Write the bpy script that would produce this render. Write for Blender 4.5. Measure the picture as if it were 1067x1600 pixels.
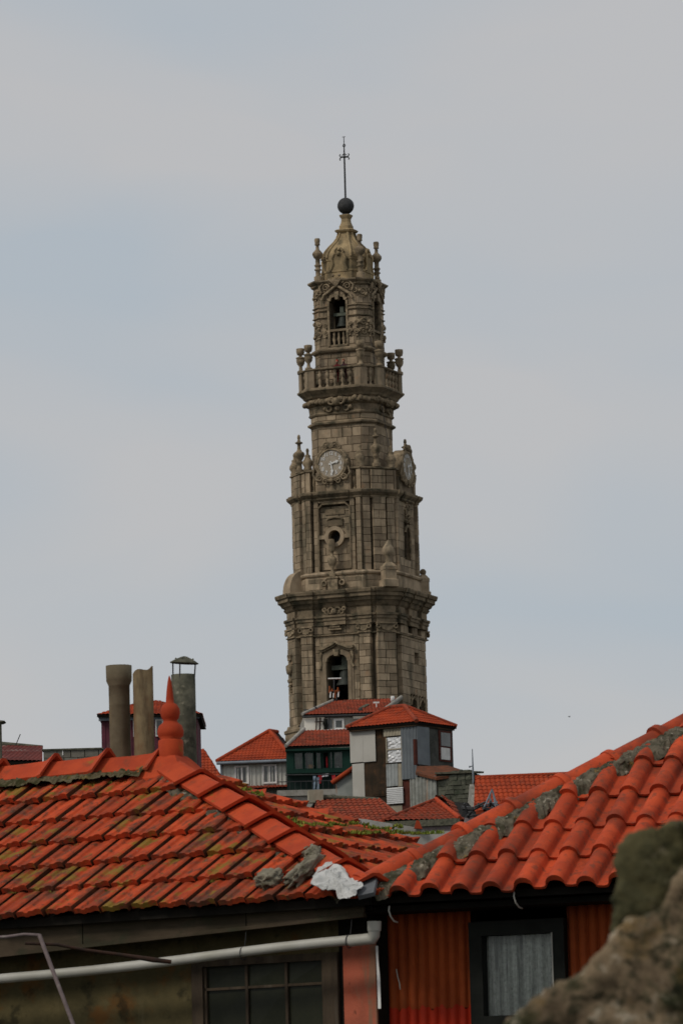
import bpy, bmesh, math, random
from mathutils import Vector, Matrix, noise
random.seed(7)
rad = math.radians
for o in list(bpy.data.objects): bpy.data.objects.remove(o, do_unlink=True)
SC = bpy.context.scene
COL = SC.collection

# ------------------------------------------------------------------ camera
FPX, HORIZON, ROLL = 8000.0, 1942.0, 0.027          # photograph is 1067 x 1600
CAM = Vector((0, 0, 5.0))
PIT = math.atan((HORIZON - 800) / FPX)
FW = Vector((0, math.cos(PIT), math.sin(PIT)))
U0 = Vector((0, -math.sin(PIT), math.cos(PIT)))
RT = Vector((1, 0, 0)) * math.cos(ROLL) - U0 * math.sin(ROLL)
UP = U0 * math.cos(ROLL) + Vector((1, 0, 0)) * math.sin(ROLL)
cd = bpy.data.cameras.new('camera')
cam = bpy.data.objects.new('camera', cd); COL.objects.link(cam)
cm = Matrix((RT, UP, -FW)).transposed().to_4x4(); cm.translation = CAM
cam.matrix_world = cm
cd.sensor_fit = 'VERTICAL'; cd.sensor_height = 24.0; cd.lens = FPX / 1600 * 24.0
cd.clip_start = 0.1; cd.clip_end = 9000
cd.dof.use_dof = True; cd.dof.focus_distance = 75.0
cd.dof.aperture_fstop = cd.lens / 12.5               # a 12.5 mm wide pupil
SC.camera = cam

# ------------------------------------------------------------------ sky, sun, exposure
SUN_AZ, SUN_EL = rad(236), rad(44)                   # compass-like: from behind and left of the camera
wd = bpy.data.worlds.new('World'); SC.world = wd; wd.use_nodes = True
nt = wd.node_tree; nt.nodes.clear()
wo = nt.nodes.new('ShaderNodeOutputWorld'); bg = nt.nodes.new('ShaderNodeBackground')
sky = nt.nodes.new('ShaderNodeTexSky'); sky.sky_type = 'NISHITA'; sky.sun_disc = False
sky.sun_elevation = SUN_EL; sky.sun_rotation = SUN_AZ
tc = nt.nodes.new('ShaderNodeTexCoord'); mp = nt.nodes.new('ShaderNodeMapping')
mp.inputs['Scale'].default_value = (3.2, 3.2, 9.0)
mp.inputs['Location'].default_value = (1.7, 0.35, 0.55)
nz = nt.nodes.new('ShaderNodeTexNoise'); nz.inputs['Scale'].default_value = 2.3
nz.inputs['Detail'].default_value = 3.0; nz.inputs['Roughness'].default_value = 0.42
nz.inputs['Distortion'].default_value = 0.5
rp = nt.nodes.new('ShaderNodeValToRGB')
rp.color_ramp.elements[0].position = 0.30; rp.color_ramp.elements[0].color = (0.398, 0.440, 0.478, 1)
rp.color_ramp.elements[1].position = 0.58; rp.color_ramp.elements[1].color = (0.468, 0.466, 0.468, 1)
ml = nt.nodes.new('ShaderNodeMix'); ml.data_type = 'RGBA'; ml.blend_type = 'MULTIPLY'
ml.inputs['Factor'].default_value = 1.0
ml.inputs[7].default_value = (11.0, 11.0, 11.05, 1)
mx = nt.nodes.new('ShaderNodeMix'); mx.data_type = 'RGBA'; mx.inputs['Factor'].default_value = 0.93
nt.links.new(tc.outputs['Generated'], mp.inputs['Vector']); nt.links.new(mp.outputs[0], nz.inputs['Vector'])
nt.links.new(nz.outputs['Fac'], rp.inputs['Fac'])
nt.links.new(rp.outputs['Color'], ml.inputs[6])
nt.links.new(sky.outputs[0], mx.inputs[6]); nt.links.new(ml.outputs[2], mx.inputs[7])
nt.links.new(mx.outputs[2], bg.inputs['Color']); bg.inputs['Strength'].default_value = 0.1
nt.links.new(bg.outputs[0], wo.inputs['Surface'])
sl = bpy.data.lights.new('sun', 'SUN'); sl.energy = 1.5; sl.angle = rad(12); sl.color = (1.0, 0.93, 0.84)
sun = bpy.data.objects.new('sun', sl); COL.objects.link(sun)
sdir = Vector((math.sin(SUN_AZ) * math.cos(SUN_EL), math.cos(SUN_AZ) * math.cos(SUN_EL), math.sin(SUN_EL)))
sun.rotation_euler = (-sdir).to_track_quat('-Z', 'Y').to_euler()
sun.location = (0, -20, 60)
SC.view_settings.view_transform = 'Standard'; SC.view_settings.look = 'None'
SC.view_settings.exposure = 0.0; SC.view_settings.gamma = 1.0
SC.view_settings.use_curve_mapping = False

# ------------------------------------------------------------------ helpers
def ray(px, py):
    v = FW * FPX + RT * (px - 533.5) - UP * (py - 800)
    return v / v.y
def at(px, py, Y): return CAM + ray(px, py) * Y
def terr(y):
    t = min(max((y - 55) / 320, 0), 1)
    return 19 * t * t * (3 - 2 * t)
class Frame:
    def __init__(s, o, yaw=0):
        s.M = Matrix.Translation(o) @ Matrix.Rotation(yaw, 4, 'Z'); s.I = s.M.inverted()
        s.o = s.I @ CAM
    def d(s, px, py): return s.I.to_3x3() @ ray(px, py)
    def L(s, px, py, y=0.0):
        d = s.d(px, py); return s.o + d * ((y - s.o.y) / d.y)
    def X(s, px, py, x=0.0):
        d = s.d(px, py); return s.o + d * ((x - s.o.x) / d.x)
    def on(s, px, py, p, n):
        d = s.d(px, py); return s.o + d * ((p - s.o).dot(n) / d.dot(n))
def frame_at(px, py, Y, yaw=0):
    p = at(px, py, Y); return Frame(Vector((p.x, p.y, terr(p.y))), yaw)
def tag(o, label, cat, group=None):
    o['label'] = label; o['category'] = cat
    if group: o['group'] = group
    return o
def thing(name, label, cat, fr, group=None):
    o = bpy.data.objects.new(name, None); COL.objects.link(o); o.matrix_world = fr.M
    o.empty_display_size = 0.2
    return tag(o, label, cat, group)
def obj(name, me, m=None, parent=None, kind=None, label=None):
    o = bpy.data.objects.new(name, me); COL.objects.link(o)
    if m is not None:
        me.materials.clear(); me.materials.append(m)
    if parent is not None: o.parent = parent
    if kind: o['kind'] = kind
    if label: o['label'] = label
    return o
def baked(o):
    dg = bpy.context.evaluated_depsgraph_get()
    me = bpy.data.meshes.new_from_object(o.evaluated_get(dg))
    old = o.data; o.modifiers.clear(); o.data = me
    return o

class MB:
    def __init__(s): s.v = []; s.f = []; s.sm = []
    def add(s, vs, fs, smooth=False):
        b = len(s.v); s.v += [Vector(v) for v in vs]
        for f in fs: s.f.append([i + b for i in f]); s.sm.append(smooth)
        return s
    def box(s, x0, x1, y0, y1, z0, z1):
        return s.add([(x0,y0,z0),(x1,y0,z0),(x1,y1,z0),(x0,y1,z0),(x0,y0,z1),(x1,y0,z1),(x1,y1,z1),(x0,y1,z1)],
                     [(0,3,2,1),(4,5,6,7),(0,1,5,4),(1,2,6,5),(2,3,7,6),(3,0,4,7)])
    def hexa(s, p):      # eight corners: four of the front (counter-clockwise), four of the back
        return s.add(p, [(0,1,2,3),(5,4,7,6),(1,0,4,5),(2,1,5,6),(3,2,6,7),(0,3,7,4)])
    def slab(s, poly, off):   # polygon and a copy shifted by off
        n = len(poly); off = Vector(off)
        vs = [Vector(p) for p in poly] + [Vector(p) + off for p in poly]
        fs = [tuple(range(n)), tuple(range(2*n-1, n-1, -1))] + [(i, i+n, (i+1)%n+n, (i+1)%n) for i in range(n)]
        return s.add(vs, fs)
    def loft(s, rings, cap=True, closed=True, smooth=False):
        n = len(rings[0]); b = [v for r in rings for v in r]; fs = []
        for i in range(len(rings)-1):
            for j in range(n if closed else n-1):
                k = (j+1) % n
                fs.append((i*n+j, i*n+k, (i+1)*n+k, (i+1)*n+j))
        s.add(b, fs, smooth)
        if cap:
            s.add(rings[0], [tuple(range(n-1, -1, -1))]); s.add(rings[-1], [tuple(range(n))])
        return s
    def lathe(s, prof, c=(0,0,0), n=14, smooth=True, cap=True):
        c = Vector(c)
        R = [[c + Vector((r*math.cos(2*math.pi*k/n), r*math.sin(2*math.pi*k/n), z)) for k in range(n)] for r, z in prof]
        return s.loft(R, cap, True, smooth)
    def tube(s, path, r, n=8, smooth=True):
        path = [Vector(p) for p in path]
        rr = r if isinstance(r, (list, tuple)) else [r]*len(path)
        rings = []
        for i, p in enumerate(path):
            t = (path[min(i+1, len(path)-1)] - path[max(i-1, 0)]).normalized()
            a = t.orthogonal().normalized() if i == 0 else (a - t*a.dot(t)).normalized()
            b2 = t.cross(a)
            rings.append([p + (a*math.cos(2*math.pi*k/n) + b2*math.sin(2*math.pi*k/n))*rr[i] for k in range(n)])
        return s.loft(rings, True, True, smooth)
    def torus(s, c, axis, R, r, n=20, m=7):
        axis = Vector(axis).normalized(); a = axis.orthogonal().normalized(); b = axis.cross(a); c = Vector(c); rings = []
        for i in range(n):
            t = 2*math.pi*i/n; d = a*math.cos(t) + b*math.sin(t)
            rings.append([c + d*(R + r*math.cos(2*math.pi*k/m)) + axis*(r*math.sin(2*math.pi*k/m)) for k in range(m)])
        rings.append(rings[0]); return s.loft(rings, False, True, True)
    def ball(s, c, r, n=12, sz=(1,1,1)):
        prof = [(max(r*math.sin(math.pi*i/n), 1e-4), -r*math.cos(math.pi*i/n)) for i in range(n+1)]
        c = Vector(c); N = n+2
        R = [[c + Vector((q*math.cos(2*math.pi*k/N)*sz[0], q*math.sin(2*math.pi*k/N)*sz[1], z*sz[2])) for k in range(N)] for q, z in prof]
        return s.loft(R, False, True, True)
    def mesh(s, name='m'):
        me = bpy.data.meshes.new(name); me.from_pydata([tuple(v) for v in s.v], [], s.f)
        me.polygons.foreach_set('use_smooth', s.sm)
        bm = bmesh.new(); bm.from_mesh(me)
        bmesh.ops.recalc_face_normals(bm, faces=bm.faces); bm.to_mesh(me); bm.free()
        return me
    def build(s, name, m, parent=None, kind=None, label=None):
        return obj(name, s.mesh(name), m, parent, kind, label)

def lump(name, m, parent, c, size, seed=0, amp=0.25, sub=3, rot=None, boxy=0.0, freq=1.6):
    """an irregular stone-like lump"""
    bm = bmesh.new(); bmesh.ops.create_icosphere(bm, subdivisions=sub, radius=1)
    for v in bm.verts:
        p = v.co.copy()
        if boxy:
            mxx = max(abs(p.x), abs(p.y), abs(p.z)); p = p.lerp(p/mxx*0.86, boxy)
        k = 1 + amp*noise.fractal(p*freq + Vector((seed*3.1, seed*1.7, 0)), 1.0, 2.0, 4)
        p = Vector((p.x*size[0], p.y*size[1], p.z*size[2]))*k
        if rot: p = rot @ p
        v.co = p + Vector(c)
    me = bpy.data.meshes.new(name); bm.to_mesh(me); bm.free()
    for p in me.polygons: p.use_smooth = True
    return obj(name, me, m, parent)

def cut(o, cutters):
    """boolean difference, before the object gets a parent"""
    for c in cutters:
        md = o.modifiers.new('b', 'BOOLEAN'); md.operation = 'DIFFERENCE'; md.solver = 'EXACT'; md.object = c
    baked(o)
    for c in cutters: bpy.data.objects.remove(c, do_unlink=True)
    return o

# ------------------------------------------------------------------ materials
def M(name, c1, c2, scale=4.0, rough=0.85, bump=0.25, bscale=30.0, rnd=0.12, spots=(), island=False,
      metallic=0.0, stretch=(1,1,1), spec=0.14, lo=0.35, hi=0.65):
    m = bpy.data.materials.new(name); m.use_nodes = True; t = m.node_tree; N = t.nodes; K = t.links
    b = N['Principled BSDF']; b.inputs['Roughness'].default_value = rough; b.inputs['Metallic'].default_value = metallic
    b.inputs['Specular IOR Level'].default_value = spec
    g = N.new('ShaderNodeNewGeometry')
    def nz(sc, st=(1,1,1), det=5, off=0):
        mp = N.new('ShaderNodeMapping'); mp.inputs['Scale'].default_value = st; mp.inputs['Location'].default_value = (off, off*.7, off*.3)
        K.new(g.outputs['Position'], mp.inputs['Vector'])
        n = N.new('ShaderNodeTexNoise'); n.inputs['Scale'].default_value = sc; n.inputs['Detail'].default_value = det
        n.inputs['Roughness'].default_value = 0.62
        K.new(mp.outputs[0], n.inputs['Vector']); return n.outputs['Fac']
    def ramp(src, a, z):
        r = N.new('ShaderNodeMapRange'); r.inputs['From Min'].default_value = a; r.inputs['From Max'].default_value = z
        r.interpolation_type = 'SMOOTHSTEP'; K.new(src, r.inputs['Value']); return r.outputs[0]
    def mix(f, a, c, mode='MIX'):
        x = N.new('ShaderNodeMix'); x.data_type = 'RGBA'; x.blend_type = mode
        if isinstance(f, (int, float)): x.inputs['Factor'].default_value = f
        else: K.new(f, x.inputs['Factor'])
        for s, i in ((a, 6), (c, 7)):
            if isinstance(s, tuple): x.inputs[i].default_value = (*s, 1)
            else: K.new(s, x.inputs[i])
        return x.outputs[2]
    col = mix(ramp(nz(scale, stretch), lo, hi), c1, c2)
    if rnd:
        oi = N.new('ShaderNodeObjectInfo'); src = oi.outputs['Random']
        if island: src = g.outputs['Random Per Island']
        r = N.new('ShaderNodeMapRange'); r.inputs['To Min'].default_value = 1-rnd; r.inputs['To Max'].default_value = 1+rnd
        K.new(src, r.inputs['Value'])
        cb = N.new('ShaderNodeCombineXYZ')
        for i in range(3): K.new(r.outputs[0], cb.inputs[i])
        col = mix(1.0, col, cb.outputs[0], 'MULTIPLY')
    for i, (sc, ssc, a, z, st, amt) in enumerate(spots):
        f = ramp(nz(ssc, st, 6, 3.7*(i+1)), a, z)
        if amt < 1:
            mm = N.new('ShaderNodeMath'); mm.operation = 'MULTIPLY'; mm.inputs[1].default_value = amt
            K.new(f, mm.inputs[0]); f = mm.outputs[0]
        col = mix(f, col, sc)
    K.new(col, b.inputs['Base Color'])
    if bump:
        bp = N.new('ShaderNodeBump'); bp.inputs['Strength'].default_value = bump; bp.inputs['Distance'].default_value = 0.3/bscale
        K.new(nz(bscale, stretch, 6, 9.1), bp.inputs['Height']); K.new(bp.outputs[0], b.inputs['Normal'])
    return m
ONE = (1,1,1)
V = (1,1,0.12)     # streaks running down
mt = {}
mt['stone'] = M('granite', (0.345,0.268,0.180), (0.235,0.180,0.119), 0.9, 0.92, 0.6, 9, 0.32,
    [((0.085,0.078,0.052), 0.45, 0.50, 0.70, (1,1,0.35), 0.75), ((0.38,0.215,0.115), 0.8, 0.60, 0.75, ONE, 0.55),
     ((0.085,0.075,0.05), 1.5, 0.50, 0.66, (1,1,.10), 0.75)], spec=0.15)
mt['stonework'] = M('granite_joined', (0.345,0.268,0.180), (0.235,0.180,0.119), 0.9, 0.92, 0.6, 9, 0.32,
    [((0.085,0.078,0.052), 0.45, 0.50, 0.70, (1,1,0.35), 0.75), ((0.38,0.215,0.115), 0.8, 0.60, 0.75, ONE, 0.55),
     ((0.085,0.075,0.05), 1.5, 0.50, 0.66, (1,1,.10), 0.75)], island=True, spec=0.15)
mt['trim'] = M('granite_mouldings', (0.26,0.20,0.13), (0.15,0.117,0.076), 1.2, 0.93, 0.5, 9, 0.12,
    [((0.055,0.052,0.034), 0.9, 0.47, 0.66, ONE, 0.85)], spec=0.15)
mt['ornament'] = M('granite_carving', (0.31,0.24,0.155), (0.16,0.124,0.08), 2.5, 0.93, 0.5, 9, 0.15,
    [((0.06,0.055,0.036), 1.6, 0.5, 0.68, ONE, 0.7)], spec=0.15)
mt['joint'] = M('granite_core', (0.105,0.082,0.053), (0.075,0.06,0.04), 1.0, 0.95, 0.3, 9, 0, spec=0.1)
mt['dome'] = M('dome_stone', (0.40,0.30,0.165), (0.26,0.195,0.11), 0.9, 0.92, 0.4, 9, 0.1,
    [((0.08,0.07,0.045), 0.9, 0.48, 0.68, (1,1,0.4), 0.8)], spec=0.15)
mt['iron'] = M('dark_iron', (0.035,0.036,0.037), (0.06,0.06,0.06), 3, 0.6, 0.1, 20, 0)
mt['bronze'] = M('bell_bronze', (0.028,0.032,0.028), (0.05,0.055,0.047), 3, 0.6, 0.1, 20, 0.1, metallic=0.3)
mt['dial'] = M('clock_dial', (0.38,0.33,0.26), (0.30,0.255,0.195), 2, 0.8, 0.1, 9, 0)
mt['white'] = M('white_paint', (0.74,0.73,0.70), (0.62,0.61,0.58), 3, 0.6, 0.1, 30, 0.05)
mt['darkwood'] = M('dark_wood', (0.008,0.007,0.005), (0.014,0.011,0.008), 6, 0.85, 0.3, 40, 0.2)  # near-black: shadow under the eaves is worked into the wood colour
TC1, TC2 = (0.46,0.064,0.017), (0.33,0.044,0.013)
mt['tile_old'] = M('old_clay_tile', TC1, TC2, 7, 0.88, 0.35, 90, 0.24,
    [((0.075,0.036,0.022), 3.4, 0.46, 0.64, (1,1,1), 0.8), ((0.40,0.09,0.03), 14, 0.6, 0.75, ONE, 0.4),
     ((0.045,0.034,0.020), 13, 0.52, 0.66, (1,.6,.6), 0.72),
     ((0.19,0.125,0.016), 3.6, 0.55, 0.64, ONE, 0.88), ((0.10,0.09,0.02), 11, 0.60, 0.68, ONE, 0.7), ((0.30,0.27,0.21), 40, 0.65, 0.71, ONE, 0.65)], spec=0.2)
mt['tile_new'] = M('newer_clay_tile', (0.48,0.064,0.017), (0.36,0.045,0.013), 5, 0.82, 0.35, 110, 0.20,
    [((0.15,0.030,0.013), 3, 0.46, 0.68, ONE, 0.72), ((0.11,0.045,0.025), 17, 0.53, 0.66, ONE, 0.6), ((0.36,0.30,0.22), 60, 0.69, 0.74, ONE, 0.6), ((0.45,0.14,0.07), 40, 0.66, 0.76, ONE, 0.35),
     ((0.09,0.038,0.02), 22, 0.62, 0.74, ONE, 0.5)], spec=0.25)
mt['tile_ridge'] = M('ridge_clay_tile', (0.46,0.062,0.017), (0.36,0.045,0.014), 4, 0.85, 0.25, 80, 0.12,
    [((0.12,0.045,0.022), 6, 0.53, 0.72, ONE, 0.6), ((0.22,0.12,0.018), 5.5, 0.62, 0.72, ONE, 0.75)], spec=0.22)
mt['tile_far'] = M('far_clay_tile', (0.37,0.056,0.018), (0.24,0.037,0.014), 0.9, 0.88, 0, 30, 0.05,
    [((0.13,0.05,0.03), 2.2, 0.52, 0.72, ONE, 0.6)])
mt['tile_dark'] = M('dark_old_tile', (0.30,0.055,0.024), (0.20,0.042,0.022), 1.5, 0.9, 0, 30, 0.05,
    [((0.075,0.042,0.026), 3.5, 0.48, 0.66, ONE, 0.7), ((0.42,0.085,0.03), 6, 0.62, 0.72, ONE, 0.6)])
mt['mortar'] = M('lime_mortar', (0.15,0.13,0.092), (0.09,0.08,0.057), 14, 0.95, 0.9, 60, 0.05,
    [((0.035,0.035,0.018), 8, 0.48, 0.60, ONE, 0.85), ((0.24,0.15,0.025), 9, 0.62, 0.70, ONE, 0.6), ((0.40,0.36,0.28), 24, 0.60, 0.68, ONE, 0.7), ((0.03,0.028,0.018), 30, .56,.64, ONE,.7)])
mt['mossy'] = M('mossy_mortar', (0.085,0.068,0.036), (0.14,0.118,0.07), 12, 0.97, 1.0, 50, 0.05,
    [((0.032,0.033,0.010), 8, 0.46, 0.58, ONE, 0.85), ((0.22,0.16,0.02), 5, 0.55, 0.66, ONE, 0.75), ((0.42,0.38,0.30), 40, 0.66, 0.72, ONE, 0.7)])
mt['moss'] = M('moss', (0.10,0.15,0.025), (0.20,0.22,0.035), 12, 0.95, 0, 50, 0.2)
mt['moss2'] = M('yellow_moss', (0.22,0.17,0.03), (0.14,0.13,0.03), 15, 0.95, 0, 50, 0.2)

# ------------------------------------------------------------------ ground
mt['ground'] = M('ground', (0.06,0.057,0.05), (0.04,0.042,0.03), 0.3, 0.95, 0.3, 5, 0)
def make_ground():
    xs = [-4000,-1500,-600,-250,-120,-60,-30,0,30,60,120,250,600,1500,4000]
    ys = [-3000,-800,-200,-60,-20,0,20,40] + list(range(55, 400, 15)) + [420,500,700,1100,2000,4000,7000]
    b = MB(); n = len(xs)
    vs = [(x, y, terr(y)) for y in ys for x in xs]
    fs = [(j*n+i, j*n+i+1, (j+1)*n+i+1, (j+1)*n+i) for j in range(len(ys)-1) for i in range(n-1)]
    b.add(vs, fs, True); o = b.build('ground', mt['ground']); o['kind'] = 'structure'
make_ground()

# ------------------------------------------------------------------ the bell tower
q = 415.0/FPX                                  # metres in one photograph pixel at the tower
TH = rad(21.5)
T = frame_at(560, 1050, 415.0, -TH)
tower = thing('bell_tower', 'tall baroque granite bell tower with clocks, balustraded balcony and iron cross', 'tower', T)
def zt(py, y=-4.4): return T.L(530, py, y).z
S2 = math.sqrt(2)
FU = [((1,0),(0,-1)), ((1/S2,1/S2),(1/S2,-1/S2)), ((0,1),(1,0)), ((-1/S2,1/S2),(1/S2,1/S2)),
      ((-1,0),(0,1)), ((-1/S2,-1/S2),(-1/S2,1/S2)), ((0,-1),(-1,0)), ((1/S2,-1/S2),(-1/S2,-1/S2))]
def chsq(H, c, z): return [Vector((x, y, z)) for x, y in ((-H+c,-H),(H-c,-H),(H,-H+c),(H,H-c),(H-c,H),(-H+c,H),(-H,H-c),(-H,-H+c))]
def fdist(k, H, c): return H if k % 2 == 0 else (2*H-c)/S2
def fhalf(k, H, c): return H-c if k % 2 == 0 else c/S2
def fpt(k, H, c, u, z, o):
    (ux, uy), (nx, ny) = FU[k]; d = fdist(k, H, c) + o
    return Vector((ux*u + nx*d, uy*u + ny*d, z))
def fbox(mb, k, H, c, u0, u1, z0, z1, o0, o1):
    P = lambda u, z, o: fpt(k, H, c, u, z, o)
    mb.hexa([P(u0,z0,o1),P(u1,z0,o1),P(u1,z1,o1),P(u0,z1,o1),P(u0,z0,o0),P(u1,z0,o0),P(u1,z1,o0),P(u0,z1,o0)])
def fprof(mb, k, H, c, u0, u1, prof):
    """a moulding profile [(out, z)] run along one face from u0 to u1 with returned ends"""
    ra = [fpt(k, H, c, u0 - max(o,0)*0.41, z, o) for o, z in prof] + [fpt(k,H,c,u0,prof[-1][1],-0.3), fpt(k,H,c,u0,prof[0][1],-0.3)]
    rb = [fpt(k, H, c, u1 + max(o,0)*0.41, z, o) for o, z in prof] + [fpt(k,H,c,u1,prof[-1][1],-0.3), fpt(k,H,c,u1,prof[0][1],-0.3)]
    mb.loft([ra, rb], True, True)
def ring(mb, prof, H, c, smooth=False):
    mb.loft([chsq(H+o, c+0.586*o, z) for o, z in prof], True, True, smooth)
def fpoly(mb, k, H, c, pts, o0, o1):
    n = len(pts)
    a = [fpt(k,H,c,u,z,o1) for u, z in pts]; b = [fpt(k,H,c,u,z,o0) for u, z in pts]
    mb.add(a+b, [tuple(range(n)), tuple(range(2*n-1,n-1,-1))] + [(i,i+n,(i+1)%n+n,(i+1)%n) for i in range(n)])

BL = []
def ashlar(k, H, c, u0, u1, z0, z1, o, ch, bw, holes=(), seed=0):
    rnd = random.Random(seed*97+k*13+int(abs(u0)*50)); z = z0; row = 0; g = 0.013
    while z < z1 - 0.12:
        h = ch*rnd.uniform(0.85, 1.15)
        if z + h > z1 - 0.25: h = z1 - z
        segs = [(u0, u1)]
        for a0, a1, b0, b1 in holes:
            if z < b1 and z + h > b0:
                if z + h - b1 > .10: BL.append((k, H, c, max(a0,u0)+g, min(a1,u1)-g, b1+g, z+h-g, o))
                if b0 - z > .10: BL.append((k, H, c, max(a0,u0)+g, min(a1,u1)-g, z+g, b0-g, o))
                ns = []
                for s0, s1 in segs:
                    if a1 <= s0 or a0 >= s1: ns.append((s0, s1)); continue
                    if a0 > s0: ns.append((s0, a0))
                    if a1 < s1: ns.append((a1, s1))
                segs = ns
        for s0, s1 in segs:
            if s1 - s0 < 0.12: continue
            n = max(1, round((s1-s0)/bw)); cuts = [s0]
            if n > 1:
                off = (0.25 if row % 2 else -0.25)
                for i in range(1, n): cuts.append(s0 + (s1-s0)*(i + off*rnd.uniform(0.5,1.1))/n)
            elif s1 - s0 > 0.7*bw and row % 2: cuts.append(s0 + (s1-s0)*rnd.uniform(0.3,0.7))
            cuts.append(s1)
            for a, b in zip(cuts, cuts[1:]):
                BL.append((k, H, c, a+g, b-g, z+g, z+h-g, o + rnd.uniform(-0.012, 0.02)))
        z += h; row += 1

UN = []                                        # deferred: (name, list of boxes) go through these builders
trim = {}
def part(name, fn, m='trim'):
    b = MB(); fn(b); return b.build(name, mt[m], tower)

def spiral(b, P, u, z, o, R, sg=1, turns=1.4, r=.07):
    pts = []
    for i in range(15):
        t = i/14; a = turns*2*math.pi*t; q_ = R*(1-.78*t)
        pts.append(P(u+sg*q_*math.cos(a), z+q_*math.sin(a), o+.05*t))
    b.tube(pts, [r*(1.15-.5*i/14) for i in range(15)], 6)
# --- stage A (lower belfry)
HA, cA = 88.5*q, 24.5*q
zg = 0.0; zA1 = zt(944); zCap0 = zt(992); zCap1 = zt(977)
bwz0, bwz1 = zt(1128), zt(1034)                 # bell window sill and springing
hw = 0.94
arch = [(-hw,bwz0),(hw,bwz0),(hw,bwz1),(hw*.93,bwz1+.05),(hw*.88,bwz1+.28),(hw*.62,bwz1+.50),(hw*.25,bwz1+.58),(0,bwz1+.60),(-hw*.25,bwz1+.58),(-hw*.62,bwz1+.50),(-hw*.88,bwz1+.28),(-hw*.93,bwz1+.05),(-hw,bwz1)]
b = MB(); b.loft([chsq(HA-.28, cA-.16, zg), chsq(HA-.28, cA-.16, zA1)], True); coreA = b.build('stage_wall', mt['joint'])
cs = []
b = MB(); b.box(-2.9,2.9,-2.9,2.9,bwz0-.3,bwz1+2.2); cs.append(b.build('c', None))
b = MB(); fpoly(b, 0, HA, cA, arch, -2.2, 0.6); cs.append(b.build('c', None))
# openings of the right face
def rarch(u, w, z0, z1): return [(u-w,z0),(u+w,z0),(u+w,z1-w*1.1),(u+w*.75,z1-w*.45),(u,z1),(u-w*.75,z1-w*.45),(u-w,z1-w*1.1)]
zr = lambda py: T.X(648, py, HA).z
sideop = [(-.2,.42,zr(991),zr(977)), (1.9,.42,zr(991),zr(977)), (1.1,.42,zr(1037),zr(1021))]
sidearch = [(.2,.55,zr(1124),zr(1092)), (2.1,.55,zr(1124),zr(1092))]
for u, w, z0, z1 in sideop:
    b = MB(); fpoly(b, 2, HA, cA, [(u-w,z0),(u+w,z0),(u+w,z1),(u-w,z1)], -0.9, 0.6); cs.append(b.build('c', None))
for u, w, z0, z1 in sidearch:
    b = MB(); fpoly(b, 2, HA, cA, rarch(u,w,z0,z1), -1.0, 0.6); cs.append(b.build('c', None))
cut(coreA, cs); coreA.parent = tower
zA0 = zt(1150)
fr_hole = (-1.50, 1.50, bwz0-1, zt(1004))
ashlar(0, HA, cA, -36.5*q, 36.5*q, zA0, zCap0, .04, .58, 1.05, [fr_hole], 1)
for s in (-1, 1):
    a, bb = sorted((s*39*q, s*58*q)); ashlar(0, HA, cA, a, bb, zA0, zCap0, .32, .58, .95, [], 2+s)
ashlar(2, HA, cA, -2.3, 3.25, zA0, zCap0, .10, .62, 1.3, [(u-w-.05,u+w+.05,z0-.05,z1+.05) for u,w,z0,z1 in sideop] + [(u-w-.2,u+w+.2,z0-.1,z1+.3) for u,w,z0,z1 in sidearch], 3)
for k in (1, 7): ashlar(k, HA, cA, -fhalf(k,HA,cA)*.93, fhalf(k,HA,cA)*.93, zA0, zCap0, .26, .60, 1.0, [], 8+k)
ashlar(6, HA, cA, -3.0, 3.0, zA0, zCap0, .06, .62, 1.3, [], 31)
# frames round the paired lancets
def f(b):
    for u, w, z0, z1 in sidearch:
        p = [fpt(2,HA,cA,x,z,.1) for x, z in rarch(u,w+.1,z0,z1+.12)[1:]]
        b.tube(p, .09, 6)
        b.tube([fpt(2,HA,cA,x,z,.08) for x, z in ((u-w-.1,z1-.1),(u,z1+.55),(u+w+.1,z1-.1))], .06, 6)
part('lancet_frame', f, 'ornament')
# base torus and plinth
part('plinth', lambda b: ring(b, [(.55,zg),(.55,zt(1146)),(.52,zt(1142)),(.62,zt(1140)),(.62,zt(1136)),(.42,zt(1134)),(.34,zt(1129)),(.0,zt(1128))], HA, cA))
# bell window frame with its curved hood
def f(b):
    for s in (-1, 1):
        fbox(b, 0, HA, cA, *sorted((s*hw, s*(hw+.30))), bwz0, bwz1+.2, -.4, .16)
        fbox(b, 0, HA, cA, *sorted((s*(hw+.30), s*(hw+.48))), bwz0, bwz1-.2, -.1, .10)
    inner = [(-hw,bwz1-.02)]+[p for p in arch[:2:-1] if True][::1]
    top = arch[2:]                              # right springing .. left springing
    outer = [(hw+.3,bwz1-.02),(hw+.3,bwz1+.3),(hw+.25,bwz1+.62),(hw*.75,bwz1+.85),(hw*.3,bwz1+.93),(0,bwz1+.95),(-hw*.3,bwz1+.93),(-hw*.75,bwz1+.85),(-hw-.25,bwz1+.62),(-hw-.3,bwz1+.3),(-hw-.3,bwz1-.02)]
    for i in range(len(top)-1):
        j = min(i, len(outer)-2)
        fpoly(b, 0, HA, cA, [top[i], outer[j], outer[j+1], top[i+1]], -.4, .17)
part('window_frame', f, 'stone')
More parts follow.
